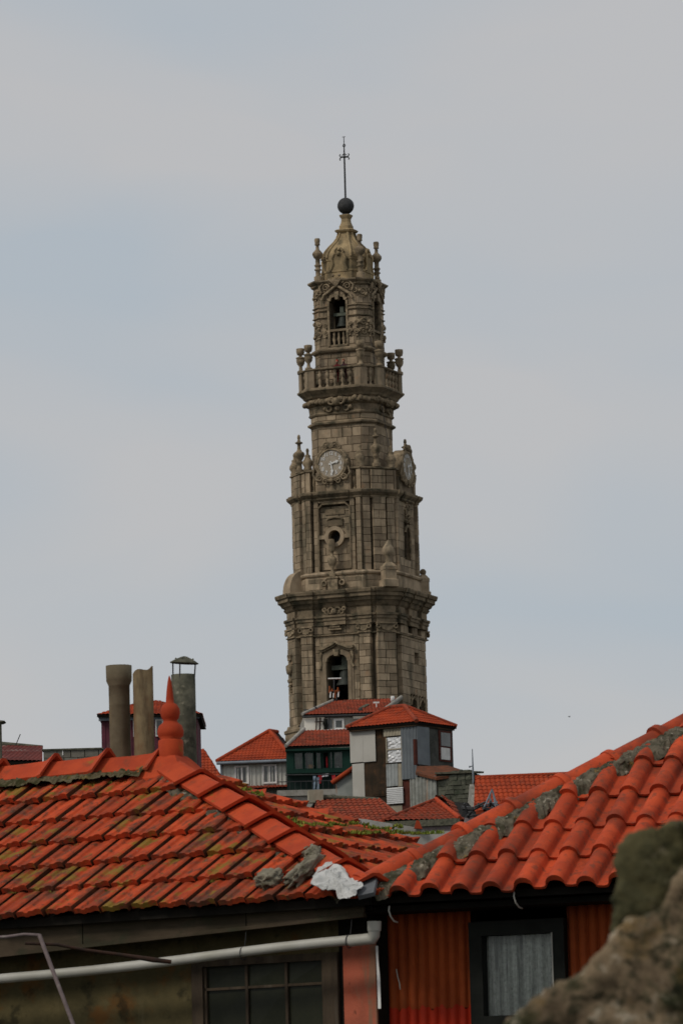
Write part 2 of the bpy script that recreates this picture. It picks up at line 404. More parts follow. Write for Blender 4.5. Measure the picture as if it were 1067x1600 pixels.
def f(b):
    top_ = zt(1004)
    oc = [(hw+.29,bwz1-.02),(hw+.29,bwz1+.3),(hw+.24,bwz1+.62),(hw*.75,bwz1+.84),(hw*.3,bwz1+.92),(0,bwz1+.94)]
    for s in (-1,1):
        for (a0,a1),(c0,c1) in zip(oc, oc[1:]):
            fpoly(b,0,HA,cA,[(s*a0,a1),(s*1.51,a1),(s*1.51,c1),(s*c0,c1)][::s],-.35,.02)
        fbox(b,0,HA,cA,*sorted((s*(hw+.29),s*1.51)),bwz0-1,bwz1-.02,-.35,.02)
    fbox(b,0,HA,cA,-1.51,1.51,bwz1+.94,top_,-.35,.02)
part('window_spandrel', f, 'stone')
def f(b):
    z = zt(1015)
    path = [(-1.52,z+.04),(-1.3,z-.02),(-1.05,z+.02),(-.7,z+.17),(-.35,z+.30),(-.15,z+.40),(0,z+.52),(.15,z+.40),(.35,z+.30),(.7,z+.17),(1.05,z+.02),(1.3,z-.02),(1.52,z+.04)]
    for (a0,a1),(c0,c1) in zip(path, path[1:]):
        fpoly(b,0,HA,cA,[(a0,a1),(c0,c1),(c0,c1+.20),(a0,a1+.20)],-.1,.46)
        fpoly(b,0,HA,cA,[(a0,a1-.16),(c0,c1-.16),(c0,c1+.01),(a0,a1+.01)],-.1,.26)
    fpoly(b,0,HA,cA,[(-.16,z-.55),(.16,z-.55),(.26,z+.0),(-.26,z+.0)],-.3,.34)
    for s in (-1,1):
        b.tube([fpt(0,HA,cA,s*x,zz,.16) for x,zz in ((1.3,z-.2),(1.42,z-.7),(1.30,z-1.1),(1.46,z-1.5))],[.14,.12,.10,.13],7)
part('window_hood', f, 'ornament')
# capitals with volutes
def capital(name, k, H, c, u, w, z0, z1, o):
    b = MB()
    fbox(b, k, H, c, u-w, u+w, z0, z1, -.2, o)
    fbox(b, k, H, c, u-w-.10, u+w+.10, z1-.13, z1, -.2, o+.22)
    fbox(b, k, H, c, u-w-.05, u+w+.05, z0, z0+.10, -.2, o+.10)
    (ux,uy),(nx,ny) = FU[k]
    for s in (-1, 1):
        b.torus(fpt(k,H,c,u+s*(w-.02),z1-.32,o+.12), (nx,ny,0), .15, .075, 12, 6)
    pts = [(u-w*.8,z1-.18)] + [(u-w*.8*math.cos(t), z1-.18-(z1-z0-.3)*math.sin(t)) for t in [i*math.pi/8 for i in range(1,8)]] + [(u+w*.8,z1-.18)]
    fpoly(b,k,H,c,pts,-.1,o+.14)
    b.build(name, mt['ornament'], tower)
for k in (0,):
    for s in (-1, 1): capital('capital', k, HA, cA, s*48.5*q, 9.5*q, zCap0, zCap1, .34)
for k in (1, 7, 3): capital('capital', k, HA, cA, 0, fhalf(k,HA,cA)*.86, zCap0, zCap1, .28)
part('string_course', lambda b: ring(b, [(.12,zCap0-.09),(.20,zCap0-.04),(.20,zCap0+.03),(.0,zCap0+.09)], HA, cA))
# frieze wall behind the capitals, then architrave, frieze and the great cornice
ashlar(0, HA, cA, -38*q, 38*q, zCap0+.1, zCap1, .02, .72, .95, [], 40)
ashlar(2, HA, cA, -2.3, 3.25, zCap0+.1, zCap1, .08, .72, .95, [(u-w-.05,u+w+.05,z0-.05,z1+.05) for u,w,z0,z1 in sideop[:2]], 41)
zc0 = zt(946)
arc = [(.12,zCap1),(.12,zt(971)),(.20,zt(970)),(.20,zt(966)),(.30,zt(965)),(.30,zt(962)),(.05,zt(961)),(.05,zt(951)),(.18,zt(949)),(.30,zt(946))]
part('architrave', lambda b: ring(b, arc, HA, cA))
big = [(.22,zt(947)),(.38,zt(943)),(.50,zt(942)),(.62,zt(938)),(.80,zt(936)),(.82,zt(931)),(.95,zt(930)),(1.02,zt(926)),(1.02,zt(924)),(.2,zt(921))]
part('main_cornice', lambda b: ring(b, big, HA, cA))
def f(b):
    for k in (0, 2, 6):
        for u0, u1 in ((-58*q,-39*q),(39*q,58*q),(-15*q,15*q)):
            fprof(b, k, HA, cA, u0, u1, [(o+.26, z) for o, z in arc])
            fprof(b, k, HA, cA, u0, u1, [(o+.16, z+.012) for o, z in big[:-1]])
    for k in (1, 7, 3):
        w = fhalf(k,HA,cA)*.8
        fprof(b, k, HA, cA, -w, w, [(o+.20, z) for o, z in arc])
        fprof(b, k, HA, cA, -w, w, [(o+.12, z+.012) for o, z in big[:-1]])
part('cornice_break', f)
# carved cartouche in the frieze, and the hanging trophy on the chamfered corner
def f(b):
    z = zt(955)
    for s in (-1,1):
        for r, u, dz in ((.24,.30,0),(.17,.62,-.12),(.13,.85,.10)): b.torus(fpt(0,HA,cA,s*u,z+dz,.42), (0,-1,0), r, .09, 12, 6)
    b.ball(fpt(0,HA,cA,0,z-.1,.45), .28, 8)
    for i in range(14): b.ball(fpt(0,HA,cA,random.uniform(-1,1),z+random.uniform(-.4,.35),.33), random.uniform(.06,.13), 5)
    fbox(b,0,HA,cA,-.9,.9,z-.5,z-.3,0,.36)
part('cartouche', f, 'ornament')
for i in range(3): part('corbel', lambda b: fbox(b,0,HA,cA,-.55+.1*i,.55-.1*i,zt(985)+.18*i,zt(985)+.18*i+.12,0,.42+.06*i), 'ornament')
def f(b):
    for u in (-.35,):
        z = zt(1022)
        fbox(b,7,HA,cA,-.55,.05,z-.2,z,.2,.42)
        b.lathe([(.05,0),(.28,.1),(.34,.4),(.36,.75),(.22,.85),(.1,.95)], fpt(7,HA,cA,-.25,z-1.4,.32), 9)
        b.lathe([(.05,0),(.22,.1),(.26,.3),(.12,.45)], fpt(7,HA,cA,-.25,z-2.1,.32), 9)
        for i in range(10): b.ball(fpt(7,HA,cA,-.25+random.uniform(-.25,.25),z-random.uniform(1.9,2.8),.34), random.uniform(.07,.14), 5)
        for s in (-1,1): b.torus(fpt(7,HA,cA,-.25+s*.2,z+.15,.38),(FU[7][1][0],FU[7][1][1],0),.13,.06,10,5)
part('hanging_trophy', f, 'ornament')

# --- stage B
HB, cB = 86*q, 40*q
zB0, zB1 = zt(922), zt(778)
def urn(prof, p, name='urn', m='ornament', n=12):
    b = MB(); b.lathe(prof, p, n); return b.build(name, mt[m], tower)
b = MB(); b.loft([chsq(HB-.30, cB-.17, zB0-.3), chsq(HB-.30, cB-.17, zt(765))], True); coreB = b.build('stage_wall', mt['joint'])
zo = zt(838); orr = 10.2*q
b = MB(); fpoly(b,0,HB,cB,[(orr*math.cos(t)*.96, zo+orr*math.sin(t)) for t in [2*math.pi*i/20 for i in range(20)]],-1.6,.8); c1 = b.build('c', None)
b = MB(); zl0, zl1 = T.X(645,872,HB).z, T.X(645,828,HB).z
fpoly(b,2,HB,cB,rarch(.2,.42,zl0,zl1),-1.2,.8); c2 = b.build('c', None)
b = MB(); fpoly(b,0,HB,cB,[(-25.5*q,zt(889)),(25.5*q,zt(889)),(25.5*q,zt(793)),(20*q,zt(788)),(-20*q,zt(788)),(-25.5*q,zt(793))],-.44,.8); c3 = b.build('c', None)
cut(coreB, [c3, c1, c2]); coreB.parent = tower
zBs = zt(893)
ashlar(0, HB, cB, -34.5*q, 34.5*q, zBs, zB1, .02, .60, .62, [(-26.5*q,26.5*q,zt(892),zt(784))], 50)
# ashlar inside the sunken panel, kept clear of the round window
def panel():
    n0 = len(BL)
    ashlar(0, HB, cB, -25*q, 25*q, zt(889), zt(790), -.24, .60, 1.1, [(-18*q,18*q,zo-17.5*q,zo+17.5*q)], 51)
panel()
for s in (-1, 1):
    a, bb = sorted((s*38*q, s*46*q)); ashlar(0, HB, cB, a, bb, zBs, zB1, .24, .6, .6, [], 52+s); ashlar(2, HB, cB, a, bb, zBs, zB1, .24, .6, .6, [], 55+s)
ashlar(2, HB, cB, -36*q, 36*q, zBs, zB1, .04, .62, 1.2, [(-.5,.9,zl0-.3,zl1+.4)], 57)
for k in (1, 7):
    w = fhalf(k,HB,cB)
    ashlar(k, HB, cB, -w*.96, -w*.50, zBs, zB1, .10, .6, 1.0, [], 60+k)
    ashlar(k, HB, cB, -w*.38, w*.38, zBs, zB1, .28, .6, 1.1, [], 62+k)
    ashlar(k, HB, cB, w*.50, w*.96, zBs, zB1, .10, .6, .9, [], 64+k)
part('pedestal_course', lambda b: ring(b, [(.26,zB0-.1),(.26,zt(903)),(.20,zt(902)),(.20,zt(900)),(.34,zt(899)),(.40,zt(896.5)),(.34,zt(894)),(.16,zt(893)),(.0,zt(892))], HB, cB), 'stone')
ashlar(0, HB, cB, -44*q, 44*q, zB0+.1, zt(903), .30, .5, 1.0, [(-20*q,20*q,zB0,zt(900))], 66)
for k in (1,7): ashlar(k, HB, cB, -fhalf(k,HB,cB), fhalf(k,HB,cB), zB0+.1, zt(903), .30, .5, 1.0, [], 67+k)
# round window: stone ring, four ears, label above, glass
def f(b):
    pts = [(math.cos(2*math.pi*i/24), math.sin(2*math.pi*i/24)) for i in range(25)]
    for (x0,y0),(x1,y1) in zip(pts, pts[1:]):
        r0, r1 = orr, 16.5*q
        fpoly(b,0,HB,cB,[(x0*r0,zo+y0*r0),(x1*r0,zo+y1*r0),(x1*r1,zo+y1*r1),(x0*r1,zo+y0*r1)],-.6,.10)
    for (x0,y0),(x1,y1) in zip(pts, pts[1:]):
        r0, r1 = 16.4*q, 24*q
        fpoly(b,0,HB,cB,[(x0*r0,zo+y0*r0),(x1*r0,zo+y1*r0),(x1*r1,zo+y1*r1),(x0*r1,zo+y0*r1)],-.6,-.27)
    for s in (-1,1): fbox(b,0,HB,cB,*sorted((s*16*q,s*26*q)),zo-3*q,zo+3*q,-.3,.06)
part('round_window_frame', f, 'stone')
mt['glass_dark'] = M('dark_glass', (0.03,0.033,0.035), (0.045,0.05,0.052), 1, 0.12, 0, 1, 0, spec=0.6)
part('round_window_pane', lambda b: fpoly(b,0,HB,cB,[(orr*math.cos(t), zo+orr*math.sin(t)) for t in [2*math.pi*i/20 for i in range(20)]],-1.2,-1.1), 'glass_dark')
def f(b):
    b.tube([fpt(0,HB,cB,u,z,-.12) for u,z in ((-13*q,zt(812)),(-10*q,zt(809)),(0,zt(807)),(10*q,zt(809)),(13*q,zt(812)))], .11, 6)
    fbox(b,0,HB,cB,-13*q,13*q,zt(821),zt(812),-.3,-.08)
    # raised rim of the sunken panel
    for u0,u1,z0,z1 in ((-28*q,-25.5*q,zt(889),zt(792)),(25.5*q,28*q,zt(889),zt(792)),(-20*q,20*q,zt(787.5),zt(784.5))): fbox(b,0,HB,cB,u0,u1,z0,z1,-.3,.12)
    for s in (-1,1): fpoly(b,0,HB,cB,[(s*28*q,zt(793)),(s*25*q,zt(793)),(s*19.5*q,zt(788)),(s*19.5*q,zt(784.5))][::s],-.3,.12)
    fbox(b,0,HB,cB,-16*q,16*q,zt(803),zt(794),-.3,-.16)
part('panel_moulding', f, 'trim')
def f(b):                                       # carving of the right face round its lancet
    p = [fpt(2,HB,cB,x,z,.1) for x,z in rarch(.2,.55,zl0,zl1+.15)[1:]]
    b.tube(p, .12, 6)
    for i in range(16): b.ball(fpt(2,HB,cB,.2+random.uniform(-.5,.5),zl1+random.uniform(.4,2.6),.1), random.uniform(.1,.2), 5)
    for i in range(4): b.torus(fpt(2,HB,cB,.2+(-1)**i*.28,zl1+.7+.5*i,.16),(1,0,0),.2,.08,10,5)
part('lancet_carving', f, 'ornament')
# centre urn on a scrolled pedestal
zc = zt(916)
urnp = lambda h: [(.30*h/3,0),(.30*h/3,.08*h),(.14*h/3,.12*h),(.12*h/3,.22*h),(.34*h/3,.33*h),(.44*h/3,.42*h),(.40*h/3,.50*h),(.16*h/3,.57*h),(.15*h/3,.66*h),(.30*h/3,.69*h),(.26*h/3,.74*h),(.30*h/3,.88*h),(.24*h/3,1.0*h)]
def f(b):
    fbox(b,0,HB,cB,-8*q,8*q,zB0-.1,zt(905),.2,.75)
    fbox(b,0,HB,cB,-9.5*q,9.5*q,zt(905),zt(902),.2,.82)
    for s in (-1,1):
        b.torus(fpt(0,HB,cB,s*.78,zt(912),.62),(0,-1,0),.20,.09,12,6)
        b.tube([fpt(0,HB,cB,s*x,z,.5) for x,z in ((.85,zt(914)),(.7,zt(906)),(.45,zt(903)))],.10,6)
part('scroll_pedestal', f, 'ornament')
urn([(r_*.85,h_) for r_,h_ in urnp(zt(843)-zt(902))], fpt(0,HB,cB,-.1,zt(902),.45), n=14)
# corner pedestals on the great cornice
def corner_ped(k, kind):
    d = (90 if kind != 'ball' else 82)*q*S2 - fdist(k,HB,cB); sc = 1 if kind != 'ball' else .78
    b = MB()
    z0 = zt(921)
    if kind != 'scroll':
        P = [(.60,z0-.15),(.60,zt(913)),(.48,zt(912)),(.48,zt(898)),(.52,zt(897)),(.52,zt(892)),(.38,zt(889)),(.20,zt(885))]
        b.loft([[fpt(k,HB,cB,u*r*sc,z,d+o*r*sc) for u,o in ((-1,1),(1,1),(1,-1),(-1,-1))] for r,z in P])
        b.build('corner_pedestal', mt['stone'], tower)
        if kind == 'onion':
            urn([(.20,zt(886)),(.26,zt(882)),(.16,zt(878)),(.40,zt(874)),(.50,zt(869)),(.46,zt(863)),(.28,zt(858)),(.10,zt(853)),(.02,zt(850))], fpt(k,HB,cB,0,0,d), 'onion_finial', 'stone')
        else:
            b = MB(); b.lathe([(.16,zt(886)),(.14,zt(883))], fpt(k,HB,cB,0,0,d), 8); b.ball(fpt(k,HB,cB,0,zt(881),d), .27, 10); b.build('ball_finial', mt['ornament'], tower)
    else:
        pts = [(0.05,zt(921)-.1),(1.35,zt(921)-.1)] + [(.35+1.0*math.cos(t), zt(921)+1.75*math.sin(t)) for t in [i*math.pi/2/8 for i in range(1,9)]] + [(.05,zt(921)+1.78)]
        (ux,uy),(nx,ny) = FU[k]
        a = [fpt(k,HB,cB,-.75,z,o) for o,z in pts]; c = [fpt(k,HB,cB,.75,z,o) for o,z in pts]
        b.loft([a,c], True); b.build('corner_scroll', mt['stone'], tower)
corner_ped(1,'onion'); corner_ped(7,'scroll'); corner_ped(3,'ball'); corner_ped(5,'ball')
# upper cornice of stage B
def f(b):
    pr = [(.0,zt(781)),(.14,zt(779)),(.14,zt(777)),(.26,zt(775)),(.42,zt(772)),(.46,zt(769)),(.46,zt(767.5)),(.1,zt(766))]
    ring(b, pr, HB, cB)
    for k in (0,2):
        for u0,u1 in ((-46*q,-38*q),(38*q,46*q),(-24*q,24*q)): fprof(b,k,HB,cB,u0,u1,[(o+.14,z+.01) for o,z in pr[:-1]])
    for k in (1,7,3):
        w = fhalf(k,HB,cB)*.44; fprof(b,k,HB,cB,-w,w,[(o+.16,z+.01) for o,z in pr[:-1]])
part('cornice', f)

# --- stage C: parapet with the clocks
zC0, zC1 = zt(767), zt(735)
def f(b):
    ring(b, [(-.55,zC0-.1),(-.55,zC0+.12)], HB, cB)
    cap = [(.02,zC1-.02),(.16,zC1+.06),(.16,zC1+.16),(-.02,zC1+.22)]
    for k in (0,2,4,6):
        for s in (-1,1): fprof(b,k,HB,cB,*sorted((s*30*q,s*45*q)),[(o,z) for o,z in cap])
    for k in (1,3,5,7): w = fhalf(k,HB,cB); fprof(b,k,HB,cB,-w,w,cap)
part('parapet_coping', f)
for k in (0,2,4,6):
    for s in (-1,1):
        a, bb = sorted((s*39*q, s*46*q))
        part('parapet_pier', lambda b: fbox(b,k,HB,cB,a,bb,zC0-.05,zC1,-.6,.06), 'stone')
        if k in (0,2):
            bal = MB(); p = fpt(k,HB,cB,s*34*q,zC0,-.25); h = zC1-zC0
            bal.lathe([(.13,0),(.13,.12*h),(.08,.2*h),(.16,.42*h),(.11,.6*h),(.08,.75*h),(.12,.85*h),(.13,h)], p, 10)
            bal.build('baluster', mt['ornament'], tower)
    part('clock_wall', lambda b: fbox(b,k,HB,cB,-29*q,29*q,zC0-.05,zt(742),-.6,.08), 'stone')
for k in (1,3,5,7):
    w = fhalf(k,HB,cB)
    part('parapet_wall', lambda b: fbox(b,k,HB,cB,-w*.99,w*.99,zC0-.05,zC1,-.6,-.02), 'joint')
    if k in (1,7):
        for i,(a,bb,o) in enumerate(((-.96,-.5,.08),(-.44,.44,.22),(.5,.96,.08))): ashlar(k,HB,cB,w*a,w*bb,zC0+.02,zC1-.04,o,.55,1.1,[],80+k+i)
ashlar(0, HB, cB, -28*q, 28*q, zC0+.02, zt(744), .14, .6, .9, [], 90)
# clocks
def fcurve_text(s, size):
    cu = bpy.data.curves.new('t', 'FONT'); cu.body = s; cu.size = size; cu.extrude = .01; cu.offset = .008
    cu.align_x = 'CENTER'; cu.align_y = 'CENTER'; cu.resolution_u = 2
    o = bpy.data.objects.new('t', cu); COL.objects.link(o)
    dg = bpy.context.evaluated_depsgraph_get(); me = bpy.data.meshes.new_from_object(o.evaluated_get(dg))
    bpy.data.objects.remove(o, do_unlink=True); return me
def clock(k):
    zc = zt(724.5); R = 20.5*q; o0 = .30
    (ux,uy),(nx,ny) = FU[k]
    P = lambda u,z,o: fpt(k,HB,cB,u,zc+z,o0+o)
    circ = lambda r,n=40: [(r*math.cos(2*math.pi*i/n), zc+r*math.sin(2*math.pi*i/n)) for i in range(n)]
    b = MB(); fpoly(b,k,HB,cB,circ(R*1.05),-.3,o0+.02); dial = b.build('clock_dial', mt['dial'], tower)
    b = MB()
    for r, t in ((R*1.10,.10),(R*1.26,.09),(R*1.18,.06)): b.torus(P(0,0,.02),(nx,ny,0),r,t,44,7)
    fpoly(b,k,HB,cB,circ(R*1.3),-.6,o0-.02)
    for i in range(26):
        t = random.uniform(0,6.28); b.ball(P(R*1.31*math.cos(t),R*1.31*math.sin(t),.0),random.uniform(.07,.12),5)
    b.build('clock_surround', mt['ornament'], tower)
    b = MB(); b_ = MB()                           # crest and scrolls
    for s in (-1,1):
        spiral(b,P,s*.34,R*1.42,.05,.3,s,r=.09); spiral(b,P,s*.74,R*1.24,.05,.2,-s)
        spiral(b_,P,s*1.05,-R*1.10,.03,.28,s); spiral(b_,P,s*.55,-R*1.36,.05,.28,-s)
        b_.tube([P(s*x,z,.05) for x,z in ((1.45,-.3),(1.62,-.8),(1.35,-1.25),(1.0,-1.35))],[.06,.10,.12,.08],7)
    for i in range(-2,3): b.tube([P(.02*i,R*1.2,.1),P(.16*i,R*1.42,.14),P(.26*i,R*1.66-.04*i*i,.08)],[.05,.10,.03],6)
    b_.ball(P(0,-R*1.33,.12),.2,8); b_.ball(P(0,-R*1.56,.1),.13,7); b_.build('clock_scrolls', mt['ornament'], tower)
    b.build('clock_carving', mt['ornament'], tower)
    rot = Matrix(((ux,0,nx),(uy,0,ny),(0,1,0)))
    for n in range(1,13):
        t = math.pi/2 - n*math.pi/6
        me = fcurve_text(str(n), .41 if n < 10 else .38); c = P(R*.79*math.cos(t),R*.79*math.sin(t),.05)
        for v in me.vertices: v.co = rot @ v.co + c
        nm = obj('numeral', me, mt['white'], dial); nm['label'] = 'white clock numeral %d' % n
    b = MB()
    for i in range(60):
        t = 2*math.pi*i/60; b.ball(P(R*.985*math.cos(t),R*.985*math.sin(t),.03), .018 if i%5 else .035, 4)
    b.build('minute_dots', mt['white'], dial)
    for name, ang, ln, w in (('hour_hand', rad(90-74), R*.66, .10), ('minute_hand', rad(90-172), R*.80, .08)):
        b = MB(); d = Vector((math.cos(ang), math.sin(ang))); nn = Vector((-d.y,d.x))
        pts = [d*-.2+nn*w*.6, d*-.2-nn*w*.6, d*ln*.6-nn*w*.6, d*ln*.68-nn*w*1.5, d*ln, d*ln*.68+nn*w*1.5, d*ln*.6+nn*w*.6]
        fpoly(b,k,HB,cB,[(p.x,zc+p.y) for p in pts],o0+.09,o0+.12); b.build(name, mt['white'], dial)
for k in (0,2): clock(k)
# urns and little pinnacles of the parapet
tall = [(.34,0),(.34,.30),(.22,.36),(.20,.75),(.26,.82),(.26,.95),(.22,1.05),(.40,1.35),(.46,1.58),(.40,1.72),(.25,1.80),(.15,1.98),(.13,2.35),(.20,2.42),(.32,2.48),(.30,2.56),(.14,2.62),(.10,2.82),(.14,2.92),(.10,3.15),(.02,3.2)]
low = [(.34,0),(.36,.16),(.30,.3),(.44,.55),(.42,.78),(.30,.95),(.22,1.15),(.26,1.25),(.12,1.36),(.10,1.55),(.14,1.66),(.08,1.85)]
for k in (1,3,5,7): urn(tall, fpt(k,HB,cB,0,zC1+.2,-.1), 'urn_finial')
for k in (0,2,4,6):
    for s in (-1,1): urn(low, fpt(k,HB,cB,s*44*q,zC1+.2,-.25), 'pinnacle')

# --- stage D: octagonal drum up to the balcony
HD, cD = 54*q, 17.6*q
zD0, zD1 = zC0, zt(652, -2.8)
part('stage_wall', lambda b: b.loft([chsq(HD-.06,cD,zD0),chsq(HD-.06,cD,zt(640))],True), 'joint')
for k in (0,2,6): ashlar(k,HD,cD,-fhalf(k,HD,cD),fhalf(k,HD,cD),zC0+.1,zt(663,-2.8),.02,.66,.95,[],100+k)
for k in (1,7,3): ashlar(k,HD,cD,-fhalf(k,HD,cD),fhalf(k,HD,cD),zC0+.1,zt(663,-2.8),.02,.66,.95,[],105+k)
zz = lambda py: zt(py, -3.0)
part('string_course', lambda b: ring(b, [(.0,zz(665)),(.10,zz(663)),(.28,zz(661)),(.30,zz(658.5)),(.10,zz(656)),(.0,zz(655))], HD, cD))
for k in (0,1,2,7,3): ashlar(k,HD,cD,-fhalf(k,HD,cD)*.99,fhalf(k,HD,cD)*.99,zz(655),zz(646),.05,.45,.9,[],110+k)
part('corbel_moulding', lambda b: ring(b, [(.0,zz(648)),(.16,zz(646)),(.20,zz(644)),(.12,zz(642)),(.18,zz(632)),(.40,zz(630)),(.46,zz(624)),(.34,zz(621)),(.52,zz(619)),(.62,zz(616)),(.9,zz(611)),(1.02,zz(609)),(1.02,zz(606.5)),(.5,zz(605))], HD, cD))
def f(b):
    r = random.Random(3)
    for k in (0,1,2,7,3):
        w = fhalf(k,HD+.4,cD+.23)
        n = int(w/.13)
        for i in range(-n,n+1):
            u = w*i/n
            b.ball(fpt(k,HD,cD,u,zz(626)+r.uniform(-.08,.12),.46+r.uniform(-.04,.08)), r.uniform(.12,.24), 6)
        if k in (0,2):
            for s in (-1,1):
                b.torus(fpt(k,HD,cD,s*.42,zz(627),.55),(FU[k][1][0],FU[k][1][1],0),.27,.11,12,6)
                b.torus(fpt(k,HD,cD,s*.75,zz(638),.24),(FU[k][1][0],FU[k][1][1],0),.22,.10,12,6)
                b.ball(fpt(k,HD,cD,s*1.1,zz(637),.2),.2,7)
            b.ball(fpt(k,HD,cD,0,zz(628),.6),.34,8); b.ball(fpt(k,HD,cD,0,zz(638),.3),.22,7)
part('garland_frieze', f, 'ornament')
# balcony
HK, cK = 69.5*q, 25*q
zK0, zK1 = zt(606.5,-3.6), zt(572,-3.6)
part('balcony_floor', lambda b: ring(b, [(.02,zK0-.05),(.02,zK0+.02),(-.05,zK0+.05)], HK, cK))
part('balcony_step', lambda b: ring(b, [(-.62,zK0+.0),(-.62,zK0+.58),(-.7,zK0+.6)], HK, cK), 'joint')  # dark stone colour stands in for shade behind the balusters
part('balustrade_base', lambda b: [fprof(b,k,HK,cK,-fhalf(k,HK,cK),fhalf(k,HK,cK),[(.04,zK0),(.10,zK0+.05),(.06,zK0+.2)]) for k in range(8)])
part('balustrade_rail', lambda b: [fprof(b,k,HK,cK,-fhalf(k,HK,cK),fhalf(k,HK,cK),[(.02,zK1-.22),(.13,zK1-.14),(.13,zK1-.04),(.0,zK1)]) for k in range(8)])
bh = zK1-.2-(zK0+.18)
bb_ = MB(); bb_.lathe([(.17,0),(.17,.08*bh),(.09,.12*bh),(.10,.2*bh),(.15,.33*bh),(.12,.45*bh),(.08,.52*bh),(.12,.55*bh),(.17,.66*bh),(.19,.76*bh),(.11,.85*bh),(.17,.9*bh),(.17,bh)], (0,0,0), 10)
balm = bb_.mesh('baluster'); balm.materials.append(mt['stone'])
for k in range(8):
    w = fhalf(k,HK,cK); pw = .55
    for s in (-1,1):
        a, e = sorted((s*w, s*(w-pw)))
        part('balcony_pier', lambda b: fbox(b,k,HK,cK,a,e,zK0+.02,zK1-.05,-.42,.05), 'stone')
    n = 5 if k % 2 == 0 else 1
    for i in range(n):
        u = (i-(n-1)/2)*.66
        o = obj('baluster', balm, None, tower); o.location = fpt(k,HK,cK,u,zK0+.18,-.17)
curn = [(.30,0),(.30,.12),(.16,.2),(.13,.5),(.30,.72),(.36,1.0),(.32,1.14),(.40,1.2),(.36,1.28),(.14,1.34),(.14,1.44),(.28,1.50),(.34,1.72),(.34,2.0),(.30,2.02)]
for k in range(8):
    (sx, sy) = [(1,-1),(1,-1),(1,1),(1,1),(-1,1),(-1,1),(-1,-1),(-1,-1)][k]
    a, e = (44*q, 66.5*q) if k in (0,3,4,7) else (66.5*q, 44*q)
    b = MB(); b.lathe(curn, (sx*a, sy*e, zK1-.03), 12); b.build('balcony_urn', mt['ornament'], tower)

# --- stage E: upper belfry
HE, cE = 46*q, 15*q
ze = lambda py: zt(py, -2.4)
zE0, zE1 = zK0, ze(443)
b = MB(); b.loft([chsq(HE-.05,cE,zE0),chsq(HE-.05,cE,zE1)],True); coreE = b.build('stage_wall', mt['joint'])
w2 = 14*q; ew0, ew1 = ze(540), ze(470)
archE = [(-w2,ew0),(w2,ew0),(w2,ew1),(w2*.8,ew1+.05),(w2*.72,ew1+.28),(w2*.3,ew1+.36),(0,ew1+.5),(-w2*.3,ew1+.36),(-w2*.72,ew1+.28),(-w2*.8,ew1+.05),(-w2,ew1)]
cs = []
for k in (0,2,4,6):
    b = MB(); fpoly(b,k,HE,cE,archE,-1.3,.5); cs.append(b.build('c',None))
b = MB(); b.box(-1.5,1.5,-1.5,1.5,ew0-.2,ew1+.8); cs.append(b.build('c',None))
cut(coreE, cs); coreE.parent = tower
wf = fhalf(0,HE,cE)
hole = (-w2*1.15,w2*1.15,ew0-.05,ew1+.55)
for k in (0,2,6): ashlar(k,HE,cE,-wf,wf,zE0,zE1-.1,.02,.56,.75,[hole],120+k)
for k in (1,7,3): ashlar(k,HE,cE,-fhalf(k,HE,cE)*.98,fhalf(k,HE,cE)*.98,zE0,zE1-.1,.06,.56,.8,[],125+k)
part('string_course', lambda b: ring(b,[(.02,ze(552)),(.22,ze(549.5)),(.30,ze(547)),(.30,ze(545)),(.05,ze(542))],HE,cE))
for py in (478,483.5,494):
    for k in (0,2,6):
        for s in (-1,1):
            u0,u1 = sorted((s*w2*1.1, s*(wf)))
            part('transom_band', lambda b: fprof(b,k,HE,cE,u0,u1,[(.04,ze(py+1.4)),(.14,ze(py+.3)),(.14,ze(py-.8)),(.03,ze(py-1.4))]))
    for k in (1,7,3):
        w = fhalf(k,HE,cE)
        part('transom_band', lambda b: fprof(b,k,HE,cE,-w,w,[(.07,ze(py+1.4)),(.17,ze(py+.3)),(.17,ze(py-.8)),(.06,ze(py-1.4))]))

